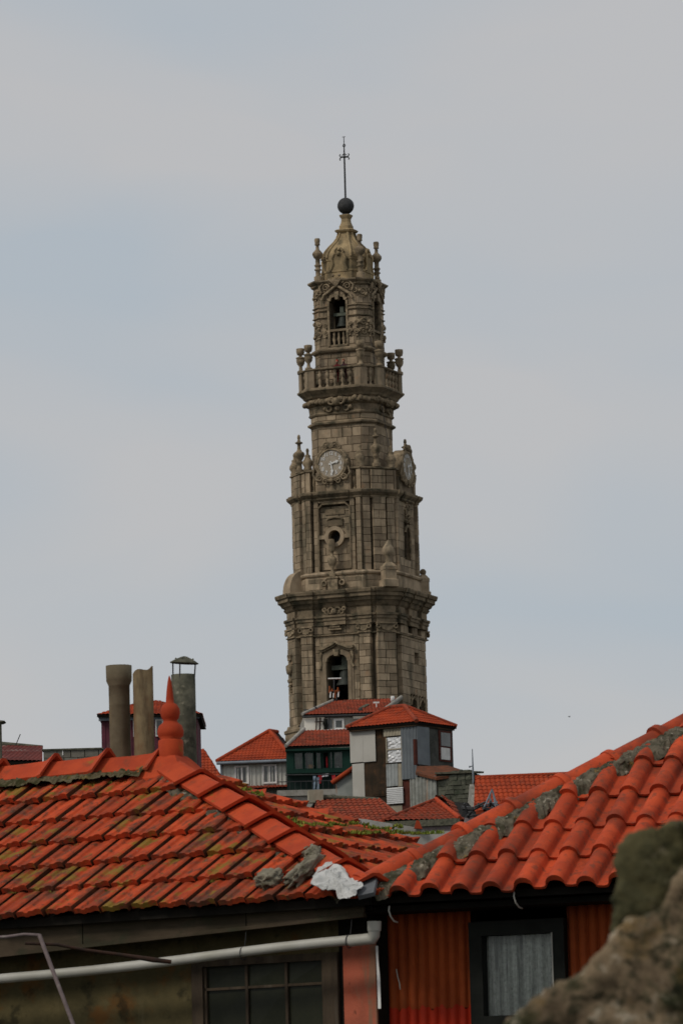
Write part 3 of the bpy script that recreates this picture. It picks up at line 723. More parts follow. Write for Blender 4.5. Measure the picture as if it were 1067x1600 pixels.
def f(b):
    pr = [(.02,ze(447)),(.16,ze(445)),(.16,ze(443)),(.30,ze(441)),(.40,ze(439)),(.40,ze(437)),(.05,ze(435.5))]
    ring(b, pr, HE, cE)
    for k in (1,7,3): w = fhalf(k,HE,cE)*.8; fprof(b,k,HE,cE,-w,w,[(o+.12,z+.01) for o,z in pr[:-1]])
part('cornice', f)
for k in (0,2):
    (ux,uy),(nx,ny) = FU[k]; N3 = (nx,ny,0)
    def f(b):
        P = lambda u,z,o: fpt(k,HE,cE,u,z,o)
        for s in (-1,1): fbox(b,k,HE,cE,*sorted((s*w2,s*(w2+.16))),ew0,ew1,-.3,.14)
        pts = archE[2:]; 
        for (a0,a1),(c0,c1) in zip(pts,pts[1:]):
            fpoly(b,k,HE,cE,[(a0,a1),(a0*1.25,a1+.22),(c0*1.25,c1+.22),(c0,c1)],-.3,.16)
        fpoly(b,k,HE,cE,[(-.12,ew1+.1),(.12,ew1+.1),(.2,ew1+.75),(-.2,ew1+.75)],-.2,.30)
        for s in (-1,1):                          # flowing hood and shell crest
            b.tube([P(s*x,z,.2) for x,z in ((1.35,ew1+.1),(1.1,ew1+.55),(.65,ew1+.8),(.2,ew1+1.15),(0,ew1+1.2))],[.09,.12,.13,.12,.1],7)
            spiral(b,P,s*.95,ew1+1.15,.2,.32,-s); spiral(b,P,s*.55,ew1+1.6,.24,.26,s); b.tube([P(s*x,z,.22) for x,z in ((1.35,ew1+.75),(1.5,ew1+1.2),(1.2,ew1+1.5),(.8,ew1+1.75))],[.06,.10,.08,.05],6); b.ball(P(s*.28,ew1+2.1,.22),.13,6)
        for i in range(-3,4): b.tube([P(0,ew1+1.15,.32),P(.12*i,ew1+1.6,.42),P(.2*i,ew1+1.95-.02*i*i,.34)],[.05,.10,.04],6)
        for s in (-1,1):                          # panels of scrollwork beside the opening
            for u, zz0 in ((20*q,ze(508)),(20*q,ze(519)),(32*q,ze(506)),(32*q,ze(521))):
                spiral(b,P,s*u,zz0,.08,.22,s); b.ball(P(s*u,zz0-.30,.08),.10,6)
            spiral(b,P,s*30*q,ze(456),.08,.26,-s)
    part('window_carving', f, 'ornament')
    hB = ze(514)-ew0
    part('belfry_rail', lambda b: fbox(b,k,HE,cE,-w2*1.05,w2*1.05,ew0+hB-.18,ew0+hB,-.25,.12)); part('belfry_sill', lambda b: fbox(b,k,HE,cE,-w2,w2,ew0-.05,ew0+.1,-.25,.06))
    for i in (-1,0,1):
        b = MB(); b.lathe([(.13,0),(.07,.1*hB),(.15,.35*hB),(.08,.55*hB),(.10,.7*hB),(.07,.8*hB),(.13,.87*hB)], fpt(k,HE,cE,i*.42,ew0+.08,-.08), 9)
        b.build('baluster', mt['ornament'], tower)
r9 = random.Random(9)
for k in (1,7,3):                                  # weathered volutes down the chamfered corners
    for py in (458, 505, 520):
        def f(b):
            w = fhalf(k,HE,cE); spiral(b, lambda u,z,o: fpt(k,HE,cE,u,z,o), 0, ze(py), .14, .34, r9.choice((-1,1)))
            fbox(b,k,HE,cE,-w*.62,w*.62,ze(py)-.42,ze(py)+.40,-.1,.12)
            for s in (-.55,.55): b.ball(fpt(k,HE,cE,s*w,ze(py)+r9.uniform(-.3,.3),.12),r9.uniform(.14,.20),6)
        part('corner_carving', f, 'ornament')
# corner urns of the top
turn = [(.34,0),(.34,.52),(.20,.58),(.20,1.0),(.30,1.06),(.30,1.12),(.19,1.2),(.24,1.36),(.30,1.42),(.28,1.5),(.19,1.56),(.20,2.0),(.34,2.12),(.44,2.35),(.42,2.5),(.26,2.68),(.15,2.8),(.13,3.12),(.24,3.18),(.20,3.26),(.24,3.6),(.20,3.72)]
for k in (1,3,5,7): urn(turn, fpt(k,HE,cE,0,ze(436)-.05, 36*q*S2-fdist(k,HE,cE)), 'top_urn')

# --- dome, pedestal, ball and cross
zf = lambda py: zt(py, -1.2)
def dome_ring(H, py): return chsq(H*q, H*q*.42, zf(py))
part('dome_drum', lambda b: b.loft([dome_ring(H,y) for H,y in ((36.5,440),(36.5,428),(37.5,427),(37.5,424),(33.5,423),(33.5,409),(34.5,408),(35,404))]), 'dome')
part('dome', lambda b: b.loft([dome_ring(H,y) for H,y in ((35,404.5),(34.5,400),(33,396),(29.5,390),(24,383),(17.5,376),(13.8,370),(12,365),(11.2,361))]), 'dome')
def f(b):
    for i in range(8):
        p = []
        for H,y in ((35.4,404),(34.9,400),(33.4,396),(29.9,390),(24.4,383),(17.9,376),(14.1,370),(12.2,365),(11.4,361)):
            p.append(chsq(H*q,H*q*.42,zf(y))[i])
        b.tube(p,.10,6)
part('dome_rib', f, 'dome')
part('dome_pedestal', lambda b: b.loft([chsq(H*q,H*q*.3,zf(y)) for H,y in ((11.4,361.5),(14.5,360),(16,357.5),(15,356.5),(9.5,356),(9.5,350),(8.6,349),(6.8,344),(6.4,339),(8,336),(9,334),(9,332.5),(4,332))]), 'dome')
for k in (0,2,6):
    (nx,ny) = FU[k][1]
    def f(b):
        P = lambda u,py,o: fpt(k,33.5*q,14*q,u,zf(py),o)
        fpoly(b,k,33.5*q,14*q,[(-.62,zf(426)),(.62,zf(426)),(.5,zf(412)),(.58,zf(404)),(.3,zf(397)),(-.3,zf(397)),(-.58,zf(404)),(-.5,zf(412))],-.4,.18)
        for s in (-1,1):
            b.tube([P(s*x,y,.2) for x,y in ((.75,425),(.52,415),(.62,406),(.4,399))],[.10,.12,.14,.08],6)
            b.tube([P(s*x,y,.12) for x,y in ((.3,400),(.36,394),(.12,389))],[.09,.1,.07],6)
        b.ball(P(0,399,.2),.2,7); b.ball(P(0,392,.1),.16,6)
    part('dome_cartouche', f, 'dome')
def f(b):
    b.ball((0,0,zf(318)), 13.3*q, 18)
    b.lathe([(.42,zf(332.5)),(.30,zf(330.5))],(0,0,0),14)
part('iron_ball', f, 'iron')
def f(b):
    b.tube([(0,0,zf(306)),(0,0,zf(245)),(0,0,zf(232)),(0,0,zf(222)),(0,0,zf(209))],[.085,.075,.06,.04,.03],7)
    z = zf(241); 
    b.tube([(-.36,0,z+.02),(.36,0,z-.02)],.07,6)
    for s in (-1,1):
        b.tube([(s*.30,0,z),(s*.42,0,z+.16),(s*.36,0,z+.26)],.05,5); b.tube([(s*.30,0,z),(s*.42,0,z-.16),(s*.36,0,z-.26)],.05,5)
        b.tube([(s*.20,0,z+.14),(0,0,z+.3)],.04,5)
    b.ball((0,0,z),.13,7); b.torus((0,0,zf(223)),(0,1,0),.11,.035,10,5); b.tube([(-.13,0,zf(209.5)),(.13,0,zf(209.5))],.03,5)
part('iron_cross', f, 'iron')
# stay cable down to the clock stage
p0, p1 = Vector((2.1,-1.6,ze(470))), Vector((3.9,-1.2,zC1+.8))
part('stay_cable', lambda b: b.tube([p0.lerp(p1,t)+Vector((0,0,-2.2*t*(1-t))) for t in [i/10 for i in range(11)]],.022,5), 'iron')
# --- the stone blocks: the 300 that show largest become objects, the rest one part
wt = {0:.949,1:.894,2:.317,7:.448}
BL.sort(key=lambda r: -(r[4]-r[3])*(r[6]-r[5])*wt.get(r[0],0))
ub = MB(); e = .02
ub.add([(e,0,e),(1-e,0,e),(1-e,0,1-e),(e,0,1-e),(0,.12,0),(1,.12,0),(1,.12,1),(0,.12,1),(0,1,0),(1,1,0),(1,1,1),(0,1,1)],
       [(0,1,2,3),(0,4,5,1),(1,5,6,2),(2,6,7,3),(3,7,4,0),(4,8,9,5),(5,9,10,6),(6,10,11,7),(7,11,8,4)])
ubm = ub.mesh('stone_block'); ubm.materials.append(mt['stone'])
rest = MB()
for i, (k,H,c,u0,u1,z0,z1,o) in enumerate(BL):
    (ux,uy),(nx,ny) = FU[k]; dp = .40
    p = fpt(k,H,c,u0,z0,o)
    if o > .15: dp = .66
    if i < 300:
        s = obj('stone_block', ubm, None, tower)
        s.matrix_basis = Matrix(((ux*(u1-u0),-nx*dp,0,p.x),(uy*(u1-u0),-ny*dp,0,p.y),(0,0,z1-z0,p.z),(0,0,0,1)))
    else: fbox(rest,k,H,c,u0,u1,z0,z1,o-dp,o)
rest.build('small_stonework', mt['stonework'], tower, kind='stuff')

# --- bells (they hang in the openings)
def bell(z_top, h, r, y, x, label):
    fr = Frame(T.M @ Vector((x, y, z_top-h)), -TH)
    t = thing('bell', label, 'bell', fr)
    b = MB(); b.lathe([(r,0),(r*.97,.05*h),(r*.80,.2*h),(r*.66,.45*h),(r*.58,.7*h),(r*.50,.82*h),(r*.28,.9*h),(.06,.92*h)],(0,0,0),18); b.lathe([(r*.95,.02),(r*.6,.3*h),(r*.5,.8*h)],(0,0,0),18,cap=False); b.build('bell_body', mt['bronze'], t)
    b = MB(); b.box(-r*1.45,r*1.45,-.14,.14,.96*h,1.22*h); b.box(-.32*r,.32*r,-.16,.16,1.22*h,1.75*h); b.build('headstock', mt['beam'], t)
    b = MB(); b.tube([(0,0,.8*h),(0,0,.08)],.04,6); b.ball((0,0,.05),.1,6); b.build('clapper', mt['iron'], t)
    return t
mt['beam'] = M('green_grey_beam', (0.13,0.145,0.11), (0.09,0.10,0.08), 3, 0.8, 0.2, 20, 0)
bell(zt(1046,-3.6), 1.35, .78, -3.75, .33, 'large bell under a timber headstock in the lower belfry window of the tower')
bell(ze(491), .95, .52, -1.75, .15, 'small bell hanging in the topmost arched window of the tower')

# ------------------------------------------------------------------ foreground: tile meshes
def tile_mesh(name, prof, L, lift, thick, m, sm=True, side=None):
    """a roof tile: cross-section prof [(x, h)], front edge at y=0, back at y=L; the front rides 'lift' above the back"""
    n = len(prof); b = MB()
    ys = [(0.0, lift, 1.0), (L*.12, lift*.88, 1.0), (L, 0.0, 0.97)]
    top = [[Vector((x, y, h*k + dz)) for x, h in prof] for y, dz, k in ys]
    bot0 = [Vector((x, 0.004, h*.72 + lift - thick)) for x, h in prof]
    bot1 = [Vector((x, L, h*.72 - thick*.4)) for x, h in prof]
    b.loft(top, False, False, sm)
    b.loft([[v.copy() for v in top[0]], bot0], False, False, False)      # front edge
    b.loft([[v.copy() for v in bot0], bot1], False, False, True)         # underside
    for j in (0, n-1):
        b.add([top[0][j], top[1][j], top[2][j], bot1[j], bot0[j]], [(0,1,2,3,4)])
    me = b.mesh(name); me.materials.append(m)
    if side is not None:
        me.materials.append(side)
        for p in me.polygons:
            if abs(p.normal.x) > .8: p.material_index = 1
    return me
mt['grime_shade'] = M('grimy_shaded_tile_edge', (0.05,0.020,0.010), (0.09,0.028,0.012), 9, 0.95, 0.3, 60, 0.3)  # tile sides: joint shadow painted into the colour, along with grime
wT, gT = 0.235, 0.372
marse = [(.004,-.016),(.004,.006),(.022,.014),(.062,.015),(.078,.003),(.100,.003),(.114,.015),(.148,.016),(.166,.025),(.182,.030),(.206,.029),(.219,.020),(.222,-.004)]
MARS = tile_mesh('flat_interlocking_tile', marse, 0.44, 0.046, 0.036, mt['tile_old'], False, mt['grime_shade'])
wS, gS = 0.22, 0.413
rr = .068
spro = [(rr - rr*math.cos(t), .006 + rr*1.0*math.sin(t)) for t in [math.pi*i/9 for i in range(10)]] + [(rr*2+.012,-.002),(rr*2+.05,-.006),(wS-.006,-.002),(wS+.004,.012)]
STIL = tile_mesh('s_shaped_tile', spro, 0.47, 0.030, 0.020, mt['tile_new'])
# a thicker lip at the lower end of the barrel
def tile_grid(roof, me, base, ex, es, en, w, g, u0, u1, nrow, inside, planes, stagger, v0=-0.05, jit=0.004, name='roof_tile', seed=1, sag=.03):
    """lay tiles; planes = [(point, outward normal)] cut the straddling ones"""
    r = random.Random(seed)
    for j in range(nrow):
        off = (w/2 if (stagger and j % 2) else 0)
        i0 = int(math.floor((u0-off)/w))
        u = i0*w + off
        while u < u1:
            v = v0 + j*g
            corners = [base + ex*uu + es*vv for uu in (u, u+w) for vv in (v, v+g)]
            outc = 0; strad = []
            dead = False
            for p, nn in planes:
                ds = [(c-p).dot(nn) for c in corners]
                if min(ds) > 0: dead = True; break
                if max(ds) > 0.0: strad.append((p, nn))
            if not dead and inside(u+w/2, v+g/2):
                jx, jy, ja = r.uniform(-jit,jit), r.uniform(-jit*4.5,jit*2.5), r.uniform(-.016,.016)
                o = base + ex*(u+jx) + es*(v+jy+sag*noise.noise(Vector((u*.9,j*.6,seed)))) + en*(.018 + r.uniform(0,.008) + sag*.5*noise.noise(Vector((u*1.3,j*.9,seed+5))))
                R3 = Matrix((ex, es, en)).transposed() @ Matrix.Rotation(ja, 3, 'Z') @ Matrix.Rotation(r.uniform(-.015,.015), 3, 'Y')
                mat = R3.to_4x4(); mat.translation = o
                if not strad:
                    t = obj(name, me, None, roof); t.matrix_basis = mat
                else:
                    bm = bmesh.new(); bm.from_mesh(me); bmesh.ops.transform(bm, matrix=mat, verts=bm.verts)
                    for p, nn in strad:
                        bmesh.ops.bisect_plane(bm, geom=bm.verts[:]+bm.edges[:]+bm.faces[:], plane_co=p, plane_no=nn, clear_outer=True)
                    if len(bm.faces) > 4:
                        m2 = bpy.data.meshes.new(name); bm.to_mesh(m2); m2.materials.append(me.materials[0]); obj(name, m2, None, roof)
                    bm.free()
            u += w
def strip_mortar(name, m, parent, a, b, upn, side, w, h, n=40, seed=0, freq=9.0, amp=.26, flat=False):
    """a lumpy strip of mortar from a to b; side = horizontal cross direction"""
    rings = []; a, b = Vector(a), Vector(b); k = 19; n *= 2
    for i in range(n+1):
        c = a.lerp(b, i/n); row = []
        for j in range(k):
            t = j/(k-1)*2-1
            ww = w*(1 if not flat else .80+.45*noise.noise(c*2.3+Vector((seed,0,0)))+.2*noise.noise(c*7))
            p = c + side*(t*ww) + upn*(h*(1-(t*t*.9 if not flat else abs(t)**3.2*.95)) - .03)
            nz_ = noise.fractal(p*freq + Vector((seed,0,0)), 1.0, 2.0, 4)
            row.append(p + upn*(nz_*h*amp + .012*noise.fractal(p*45,1.0,2.0,3)) + side*(noise.noise(p*freq*1.7)*w*.12 + .01*noise.noise(p*50)))
        rings.append(row)
    b2 = MB(); b2.loft(rings, False, False, False); return b2.build(name, m, parent)

# ------------------------------------------------------------------ left house
PH1, P1 = rad(30), rad(31)
C1 = at(580, 1400, 34.6)
LF = Frame(Vector((C1.x, C1.y, 0)), -PH1)
left = thing('tiled_house', 'weathered house with mossy old clay tile roof, ridge finial and white gutter pipe', 'house', LF)
zc = C1.z; A1, B1 = 2.80, 1.95; tp = math.tan(P1)
Xx, Yy, Zz = Vector((1,0,0)), Vector((0,1,0)), Vector((0,0,1))
Cn = Vector((0,0,zc)); R1 = Vector((-A1, B1, zc+B1*tp)); XL = -6.2
Q1 = math.atan(B1*tp/A1)
Cf = Vector((0, 2*B1, zc))
b = MB()
b.slab([Cn, R1, Vector((XL,B1,R1.z)), Vector((XL,0,zc))], (0,0,-.06))
b.slab([Cn, Cf, R1], (0,0,-.06))
b.slab([Cf, Vector((XL,2*B1,zc)), Vector((XL,B1,R1.z)), R1], (0,0,-.06))
roofL = b.build('roof', mt['darkwood'], left)
esF, enF = Vector((0,math.cos(P1),math.sin(P1))), Vector((0,-math.sin(P1),math.cos(P1)))
hipn = Vector((B1, A1, 0)).normalized()             # outward from the front slope across the near hip
nrow = 6
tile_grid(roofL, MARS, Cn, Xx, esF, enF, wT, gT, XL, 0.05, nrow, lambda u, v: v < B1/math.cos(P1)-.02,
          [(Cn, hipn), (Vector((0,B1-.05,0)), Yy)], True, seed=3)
esE, enE = Vector((-math.cos(Q1),0,math.sin(Q1))), Vector((math.sin(Q1),0,math.cos(Q1)))
hipf = Vector((-B1, A1, 0)).normalized()             # far hip plane through Cf and R1
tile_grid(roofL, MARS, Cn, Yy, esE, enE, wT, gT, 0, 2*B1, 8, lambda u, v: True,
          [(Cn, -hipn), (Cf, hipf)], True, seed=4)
# ridge tiles, angular with a flared end, then hips
def angle_cap(L, hw_, drop, th, flare, lip):
    """an angular ridge tile along +x, flared at x = L"""
    b = MB(); rings = []
    for x, s in ((0,0.94),(L*.55,0.97),(L*.84,1.02),(L*.93,1+flare*.55),(L,1+flare)):
        up = (s-1)*hw_*.9
        rings.append([Vector((x,-hw_*s,-drop*s+up)),Vector((x,-hw_*.42*s,-drop*.36*s+up)),Vector((x,-hw_*.12*s,up-.004)),Vector((x,hw_*.12*s,up-.004)),Vector((x,hw_*.42*s,-drop*.36*s+up)),Vector((x,hw_*s,-drop*s+up)),
                      Vector((x,hw_*s*.95,-drop*s+up-th)),Vector((x,hw_*.40*s,-drop*.36*s+up-th)),Vector((x,0,up-th)),Vector((x,-hw_*.40*s,-drop*.36*s+up-th)),Vector((x,-hw_*s*.95,-drop*s+up-th))])
    b.loft(rings, True, True, False); return b
def lay_caps(parent, a, bq, L, bld, m, name, over=.035, drop_dir=None, lift=.07, skip=0, seed=5, tiltl=.0):
    a, bq = Vector(a), Vector(bq); d = (bq-a); tot = d.length; d.normalize()
    sd = d.cross(Zz).normalized(); upn = sd.cross(d).normalized()
    me = bld.mesh(name); me.materials.append(m); r = random.Random(seed)
    n = int(tot/L + .5); st = tot/n
    for i in range(skip, n):
        p = a + d*(st*i) + upn*(lift + r.uniform(-.006,.006))
        mat = Matrix((d, -sd, upn)).transposed().to_4x4()
        mat = mat @ Matrix.Rotation(tiltl + r.uniform(-.012,.012), 4, 'Y') @ Matrix.Rotation(r.uniform(-.02,.02), 4, 'Z')
        mat.translation = p
        t = obj(name, me, None, parent); t.matrix_basis = mat
    return st
Lr = .50
lay_caps(roofL, Vector((XL,B1,R1.z)), R1+Vector((-.12,0,0)), Lr, angle_cap(.535,.175,.13,.02,.36,.05), mt['tile_ridge'], 'ridge_tile', lift=.145)
strip_mortar('ridge_mortar', mt['mossy'], roofL, Vector((XL,B1-.02,R1.z-.02)), R1+Vector((-.1,-.02,-.02)), Zz, Yy, .245, .088, 150, 1, 14)
strip_mortar('hip_mortar', mt['mortar'], roofL, R1+Vector((0,0,-.02)), Cn+Vector((-.1,.1,-.02)), Zz, hipn, .21, .10, 120, 2, 14)
lay_caps(roofL, R1+(Cn-R1)*.035, Cn+(R1-Cn)*.01, .425, angle_cap(.475,.165,.085,.022,.30,.05), mt['tile_ridge'], 'hip_tile', lift=.125, seed=8)
lay_caps(roofL, R1+(Cf-R1)*.06, Cf, .47, angle_cap(.505,.15,.085,.018,.32,.05), mt['tile_ridge'], 'hip_tile', lift=.052, seed=9)
strip_mortar('hip_mortar', mt['mossy'], roofL, R1+Vector((0,0,-.02)), Cf+Vector((-.1,-.1,-.02)), Zz, hipf, .17, .045, 60, 5)
# finial
fo = LF.L(268, 1196, B1); fx = fo.x; s_ = (LF.L(268,1056,B1).z - LF.L(268,1196,B1).z)/140
b = MB(); c0 = Vector((fx, B1, 0)); Zp = lambda py: LF.L(268, py, B1).z
b.lathe([(19.5*s_,Zp(1184)),(19.5*s_,Zp(1158)),(18*s_,Zp(1156)),(15*s_,Zp(1155)),(20*s_,Zp(1150)),(20.5*s_,Zp(1142)),(18*s_,Zp(1134)),(12*s_,Zp(1129)),(10.5*s_,Zp(1126)),(13*s_,Zp(1123)),(15.3*s_,Zp(1115)),(15*s_,Zp(1108)),(11*s_,Zp(1101)),(6.5*s_,Zp(1098)),(6*s_,Zp(1092)),(5*s_,Zp(1080)),(3.2*s_,Zp(1066)),(1.5*s_,Zp(1058)),(.5*s_,Zp(1055.5))], c0, 22)
fin = b.build('finial', mt['tile_ridge'], roofL)
b = MB()                                            # saddle foot of the finial
for sgn in (1,):
    zt0 = Zp(1183)
    pr = lambda s, z: [c0 + Vector((x*s, y*s, z)) for x, y in ((-1,-1),(1,-1),(1,1),(-1,1))]
    b.loft([pr(.085, zt0+.004), pr(.11, zt0-.02), pr(.16, zt0-.08), pr(.235, zt0-.165), pr(.235, zt0-.20)])
b.build('finial_foot', mt['tile_ridge'], fin)
# chimney pipes behind the ridge, standing in the back slope
mt['fibre'] = M('cement_pipe', (0.17,0.14,0.092), (0.115,0.094,0.06), 5, 0.9, 0.3, 60, 0.05,
    [((0.06,0.05,0.032), 4, 0.5, 0.7, V, 0.7), ((0.30,0.22,0.10), 9, 0.6, 0.75, V, 0.4)])
mt['fibre_rust'] = M('rust_streaked_pipe', (0.18,0.135,0.075), (0.12,0.082,0.045), 5, 0.9, 0.3, 60, 0.05,
    [((0.13,0.05,0.018), 5, 0.48, 0.66, (1,1,.30), 0.7), ((0.03,0.02,0.013), 6, 0.52, 0.68, (1,1,.2), 0.75)])
mt['fibre_moss'] = M('lichened_pipe', (0.13,0.125,0.09), (0.075,0.075,0.055), 12, 0.95, 0.6, 60, 0.05,
    [((0.03,0.032,0.022), 7, 0.5, 0.65, ONE, 0.7), ((0.24,0.22,0.16), 26, 0.6, 0.70, ONE, 0.7)])
def pipe(px0, px1, ytop, yb, dy, name, m, label, prof):
    c = LF.L((px0+px1)/2, 1190, B1+dy); r = (LF.L(px1,1120,B1+dy).x - LF.L(px0,1120,B1+dy).x)/2*math.cos(PH1)
    zT = LF.L((px0+px1)/2, ytop, B1+dy).z; zB = R1.z - dy*tp - .25
    b = MB(); prof(b, Vector((c.x, c.y, 0)), r, zT, zB)
    o = b.build(name, m, roofL); o['label'] = label; return o, Vector((c.x,c.y,0)), r, zT
def p_a(b, c, r, zT, zB):
    h = .125
    b.lathe([(r,zB),(r,zT-h-.03),(r*1.22,zT-h+.01),(r*1.24,zT),(r*1.02,zT),(r*1.0,zT-.3)], c, 24, cap=False)
def p_b(b, c, r, zT, zB):
    n = 24; rings = []
    for f_, rr_ in ((0,1),(1,1),(1,.86),(.62,.86)):
        rings.append([c + Vector((r*rr_*math.cos(2*math.pi*k/n), r*rr_*math.sin(2*math.pi*k/n), zB + (zT-zB)*f_ + (.018*math.cos(2*math.pi*k/n-.6)+.012*math.sin(3*2*math.pi*k/n) if f_ == 1 else 0))) for k in range(n)])
    b.loft(rings, False, True, True)
def p_c(b, c, r, zT, zB): b.lathe([(r,zB),(r*1.0,zT-.4),(r,zT),(r*.85,zT),(r*.85,zT-.3)], c, 24, cap=False)
pipe(173, 205, 1040, 1190, .42, 'chimney_pipe', mt['fibre'], 'buff cement chimney pipe with wide collar, open top', p_a)
pipe(211, 242, 1047, 1190, .40, 'chimney_pipe', mt['fibre_rust'], 'rust-streaked chimney pipe with broken slanting rim', p_b)
po, pc, pr_, pz = pipe(271, 308, 1054, 1190, .62, 'chimney_pipe', mt['fibre_moss'], 'dark lichened chimney pipe with a conical rain cap', p_c)
b = MB(); b.lathe([(pr_*1.19,0),(pr_*1.20,.005),(pr_*.75,.030),(pr_*.25,.050),(.01,.054)], Vector((0,0,0)), 20); b.lathe([(pr_*1.15,-.002),(.01,.03)], Vector((0,0,0)), 20, cap=False)
for t in (0.4,1.3,2.5,3.6,5.0): b.ball((pr_*.72*math.cos(t),pr_*.72*math.sin(t),.034),.007,5)
cap = b.build('rain_cap', mt['fibre_moss'], po)
cap.matrix_basis = Matrix.Translation(pc + Vector((.012,0,pz+.085))) @ Matrix.Rotation(rad(5),4,'Y')
for t in (math.pi*1.05, -1.35, .25):
    b = MB(); b.tube([pc+Vector((pr_*.92*math.cos(t),pr_*.92*math.sin(t),pz-.08)), pc+Vector((pr_*1.0*math.cos(t)+.01,pr_*1.0*math.sin(t),pz+.10-.08*math.cos(t)*.12))],.0055,6); b.build('cap_rod', mt['iron'], po)
# eave: fascia boards, soffit, wall, window
mt['fascia'] = M('weathered_board', (0.045,0.036,0.022), (0.075,0.055,0.036), 9, 0.92, 0.5, 40, 0.2, [((0.035,0.038,0.022), 5, 0.5, 0.66, ONE, 0.7)], stretch=(.25,.25,1))
yF = .07
fb = lambda px: LF.L(px, 1493 + (1431-1493)*px/560, yF)
xs = [XL, fb(130).x, fb(385).x, -.10]
zb0 = lambda x: fb(0).z + (fb(560).z-fb(0).z)*(x-fb(0).x)/(fb(560).x-fb(0).x)
for x0, x1 in zip(xs, xs[1:]):
    b = MB(); g = .004
    b.hexa([(x0+g,yF,zb0(x0)),(x1-g,yF,zb0(x1)),(x1-g,yF,zc-.045),(x0+g,yF,zc-.045),(x0+g,yF+.025,zb0(x0)),(x1-g,yF+.025,zb0(x1)),(x1-g,yF+.025,zc-.045),(x0+g,yF+.025,zc-.045)])
    fo_ = b.build('fascia_board', mt['fascia'], left)
b = MB(); b.hexa([(XL,yF-.014,zb0(XL)-.012),(-.1,yF-.014,zb0(-.1)-.012),(-.1,yF-.014,zb0(-.1)+.014),(XL,yF-.014,zb0(XL)+.014),(XL,yF+.03,zb0(XL)-.012),(-.1,yF+.03,zb0(-.1)-.012),(-.1,yF+.03,zb0(-.1)+.014),(XL,yF+.03,zb0(XL)+.014)])
b.build('fascia_batten', mt['fascia'], left)
yW = .34
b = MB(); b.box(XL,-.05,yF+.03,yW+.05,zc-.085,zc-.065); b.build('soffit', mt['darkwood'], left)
mt['plaster'] = M('dirty_plaster', (0.11,0.088,0.04), (0.07,0.058,0.027), 3, 0.95, 0.5, 25, 0,
    [((0.13,0.052,0.012), 2.6, 0.50, 0.64, ONE, 0.7), ((0.17,0.14,0.08), 4.5, 0.54, 0.70, V, 0.6), ((0.016,0.016,0.009), 5, 0.54, 0.68, ONE, 0.7)])
wx0, wx1 = LF.L(303,1540,yW).x, LF.L(531,1540,yW).x
wz1 = LF.L(420,1494,yW).z; wz0 = wz1 - 1.15
xR = LF.L(590,1540,yW).x
def wallbox(name, x0, x1, z0, z1, m, y1=yW+.2):
    b = MB(); b.box(x0,x1,yW,y1,z0,z1); return b.build(name, m, left)
wallbox('wall', XL, wx0, 0, zc-.08, mt['plaster'])
wallbox('wall', wx0, wx1, 0, wz0, mt['plaster']); wallbox('wall', wx0, wx1, wz1, zc-.08, mt['plaster'])
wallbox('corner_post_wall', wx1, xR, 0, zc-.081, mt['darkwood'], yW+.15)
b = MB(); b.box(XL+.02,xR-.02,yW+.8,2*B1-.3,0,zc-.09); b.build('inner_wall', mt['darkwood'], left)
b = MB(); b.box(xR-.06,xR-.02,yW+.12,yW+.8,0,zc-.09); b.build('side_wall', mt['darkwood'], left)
mt['redplank'] = M('faded_red_paint', (0.44,0.115,0.065), (0.34,0.095,0.055), 7, 0.85, 0.4, 50, 0, [((0.20,0.135,0.085), 8, 0.50, 0.62, V, 0.75), ((0.42,0.075,0.035), 5, 0.55, 0.7, ONE, 0.5), ((0.05,0.03,0.02), 9, 0.62, 0.7, ONE, 0.6)])
px0 = LF.L(537,1540,yW-.02).x
b = MB(); b.box(px0,xR,yW-.022,yW-.002,zc-1.9,zc-.30); b.build('painted_panel', mt['redplank'], left)
# torn strip at the panel edge
b = MB(); pts = [(588,1478),(589,1500),(591,1530),(592,1576)]
P_ = [LF.L(x,y,yW-.04) for x,y in pts]
b.loft([[p+Vector((-.006-.004*random.random(),0,0)),p+Vector((.010+.006*random.random(),0,0)),p+Vector((.004,.012,0))] for p in P_]); b.build('torn_strip', mt['white'], left)
mt['oldframe'] = M('bare_window_wood', (0.075,0.055,0.036), (0.045,0.034,0.024), 8, 0.9, 0.5, 50, 0.1, [((0.12,0.10,0.075), 9, 0.55, 0.7, V, 0.6)], stretch=(1,1,.2))
mt['oldglass'] = M('dusty_green_glass', (0.012,0.014,0.007), (0.024,0.025,0.013), 2.2, 0.35, 0, 1, 0.25, spec=0.18)
win = MB()
def wb(b, a, c, y0=yW-.03, y1=yW+.05): b.box(min(a[0],c[0]),max(a[0],c[0]),y0,y1,min(a[1],c[1]),max(a[1],c[1]))
xm = [LF.L(x,1540,yW).x for x in (303,320)]; xr_ = [LF.L(x,1540,yW).x for x in (508,531)]
wb(win,(xm[0],wz0),(xm[1],wz1)); wb(win,(xr_[0],wz0),(xr_[1],wz1)); wb(win,(xm[1],wz1-.05),(xr_[0],wz1)); wb(win,(xm[1],wz0),(xr_[0],wz0+.05))
window = win.build('window_frame', mt['oldframe'], left)
cols = [xm[1]] + [LF.L(x,1540,yW).x for x in (387,449)] + [xr_[0]]
zm = LF.L(420,1541,yW).z; rows = [wz0+.05, zm-.36, zm, wz1-.05]
b = MB()
for x in cols[1:3]: wb(b,(x-.010,wz0+.05),(x+.010,wz1-.05),yW-.015,yW+.02)
for z in rows[1:3]: wb(b,(xm[1],z-.009),(xr_[0],z+.009),yW-.012,yW+.018)
wb(b,(xm[1],wz0),(xm[1]+.022,wz1-.05),yW-.012,yW+.02); wb(b,(xr_[0]-.018,wz0),(xr_[0],wz1-.05),yW-.012,yW+.02)
b.build('glazing_bar', mt['oldframe'], window)
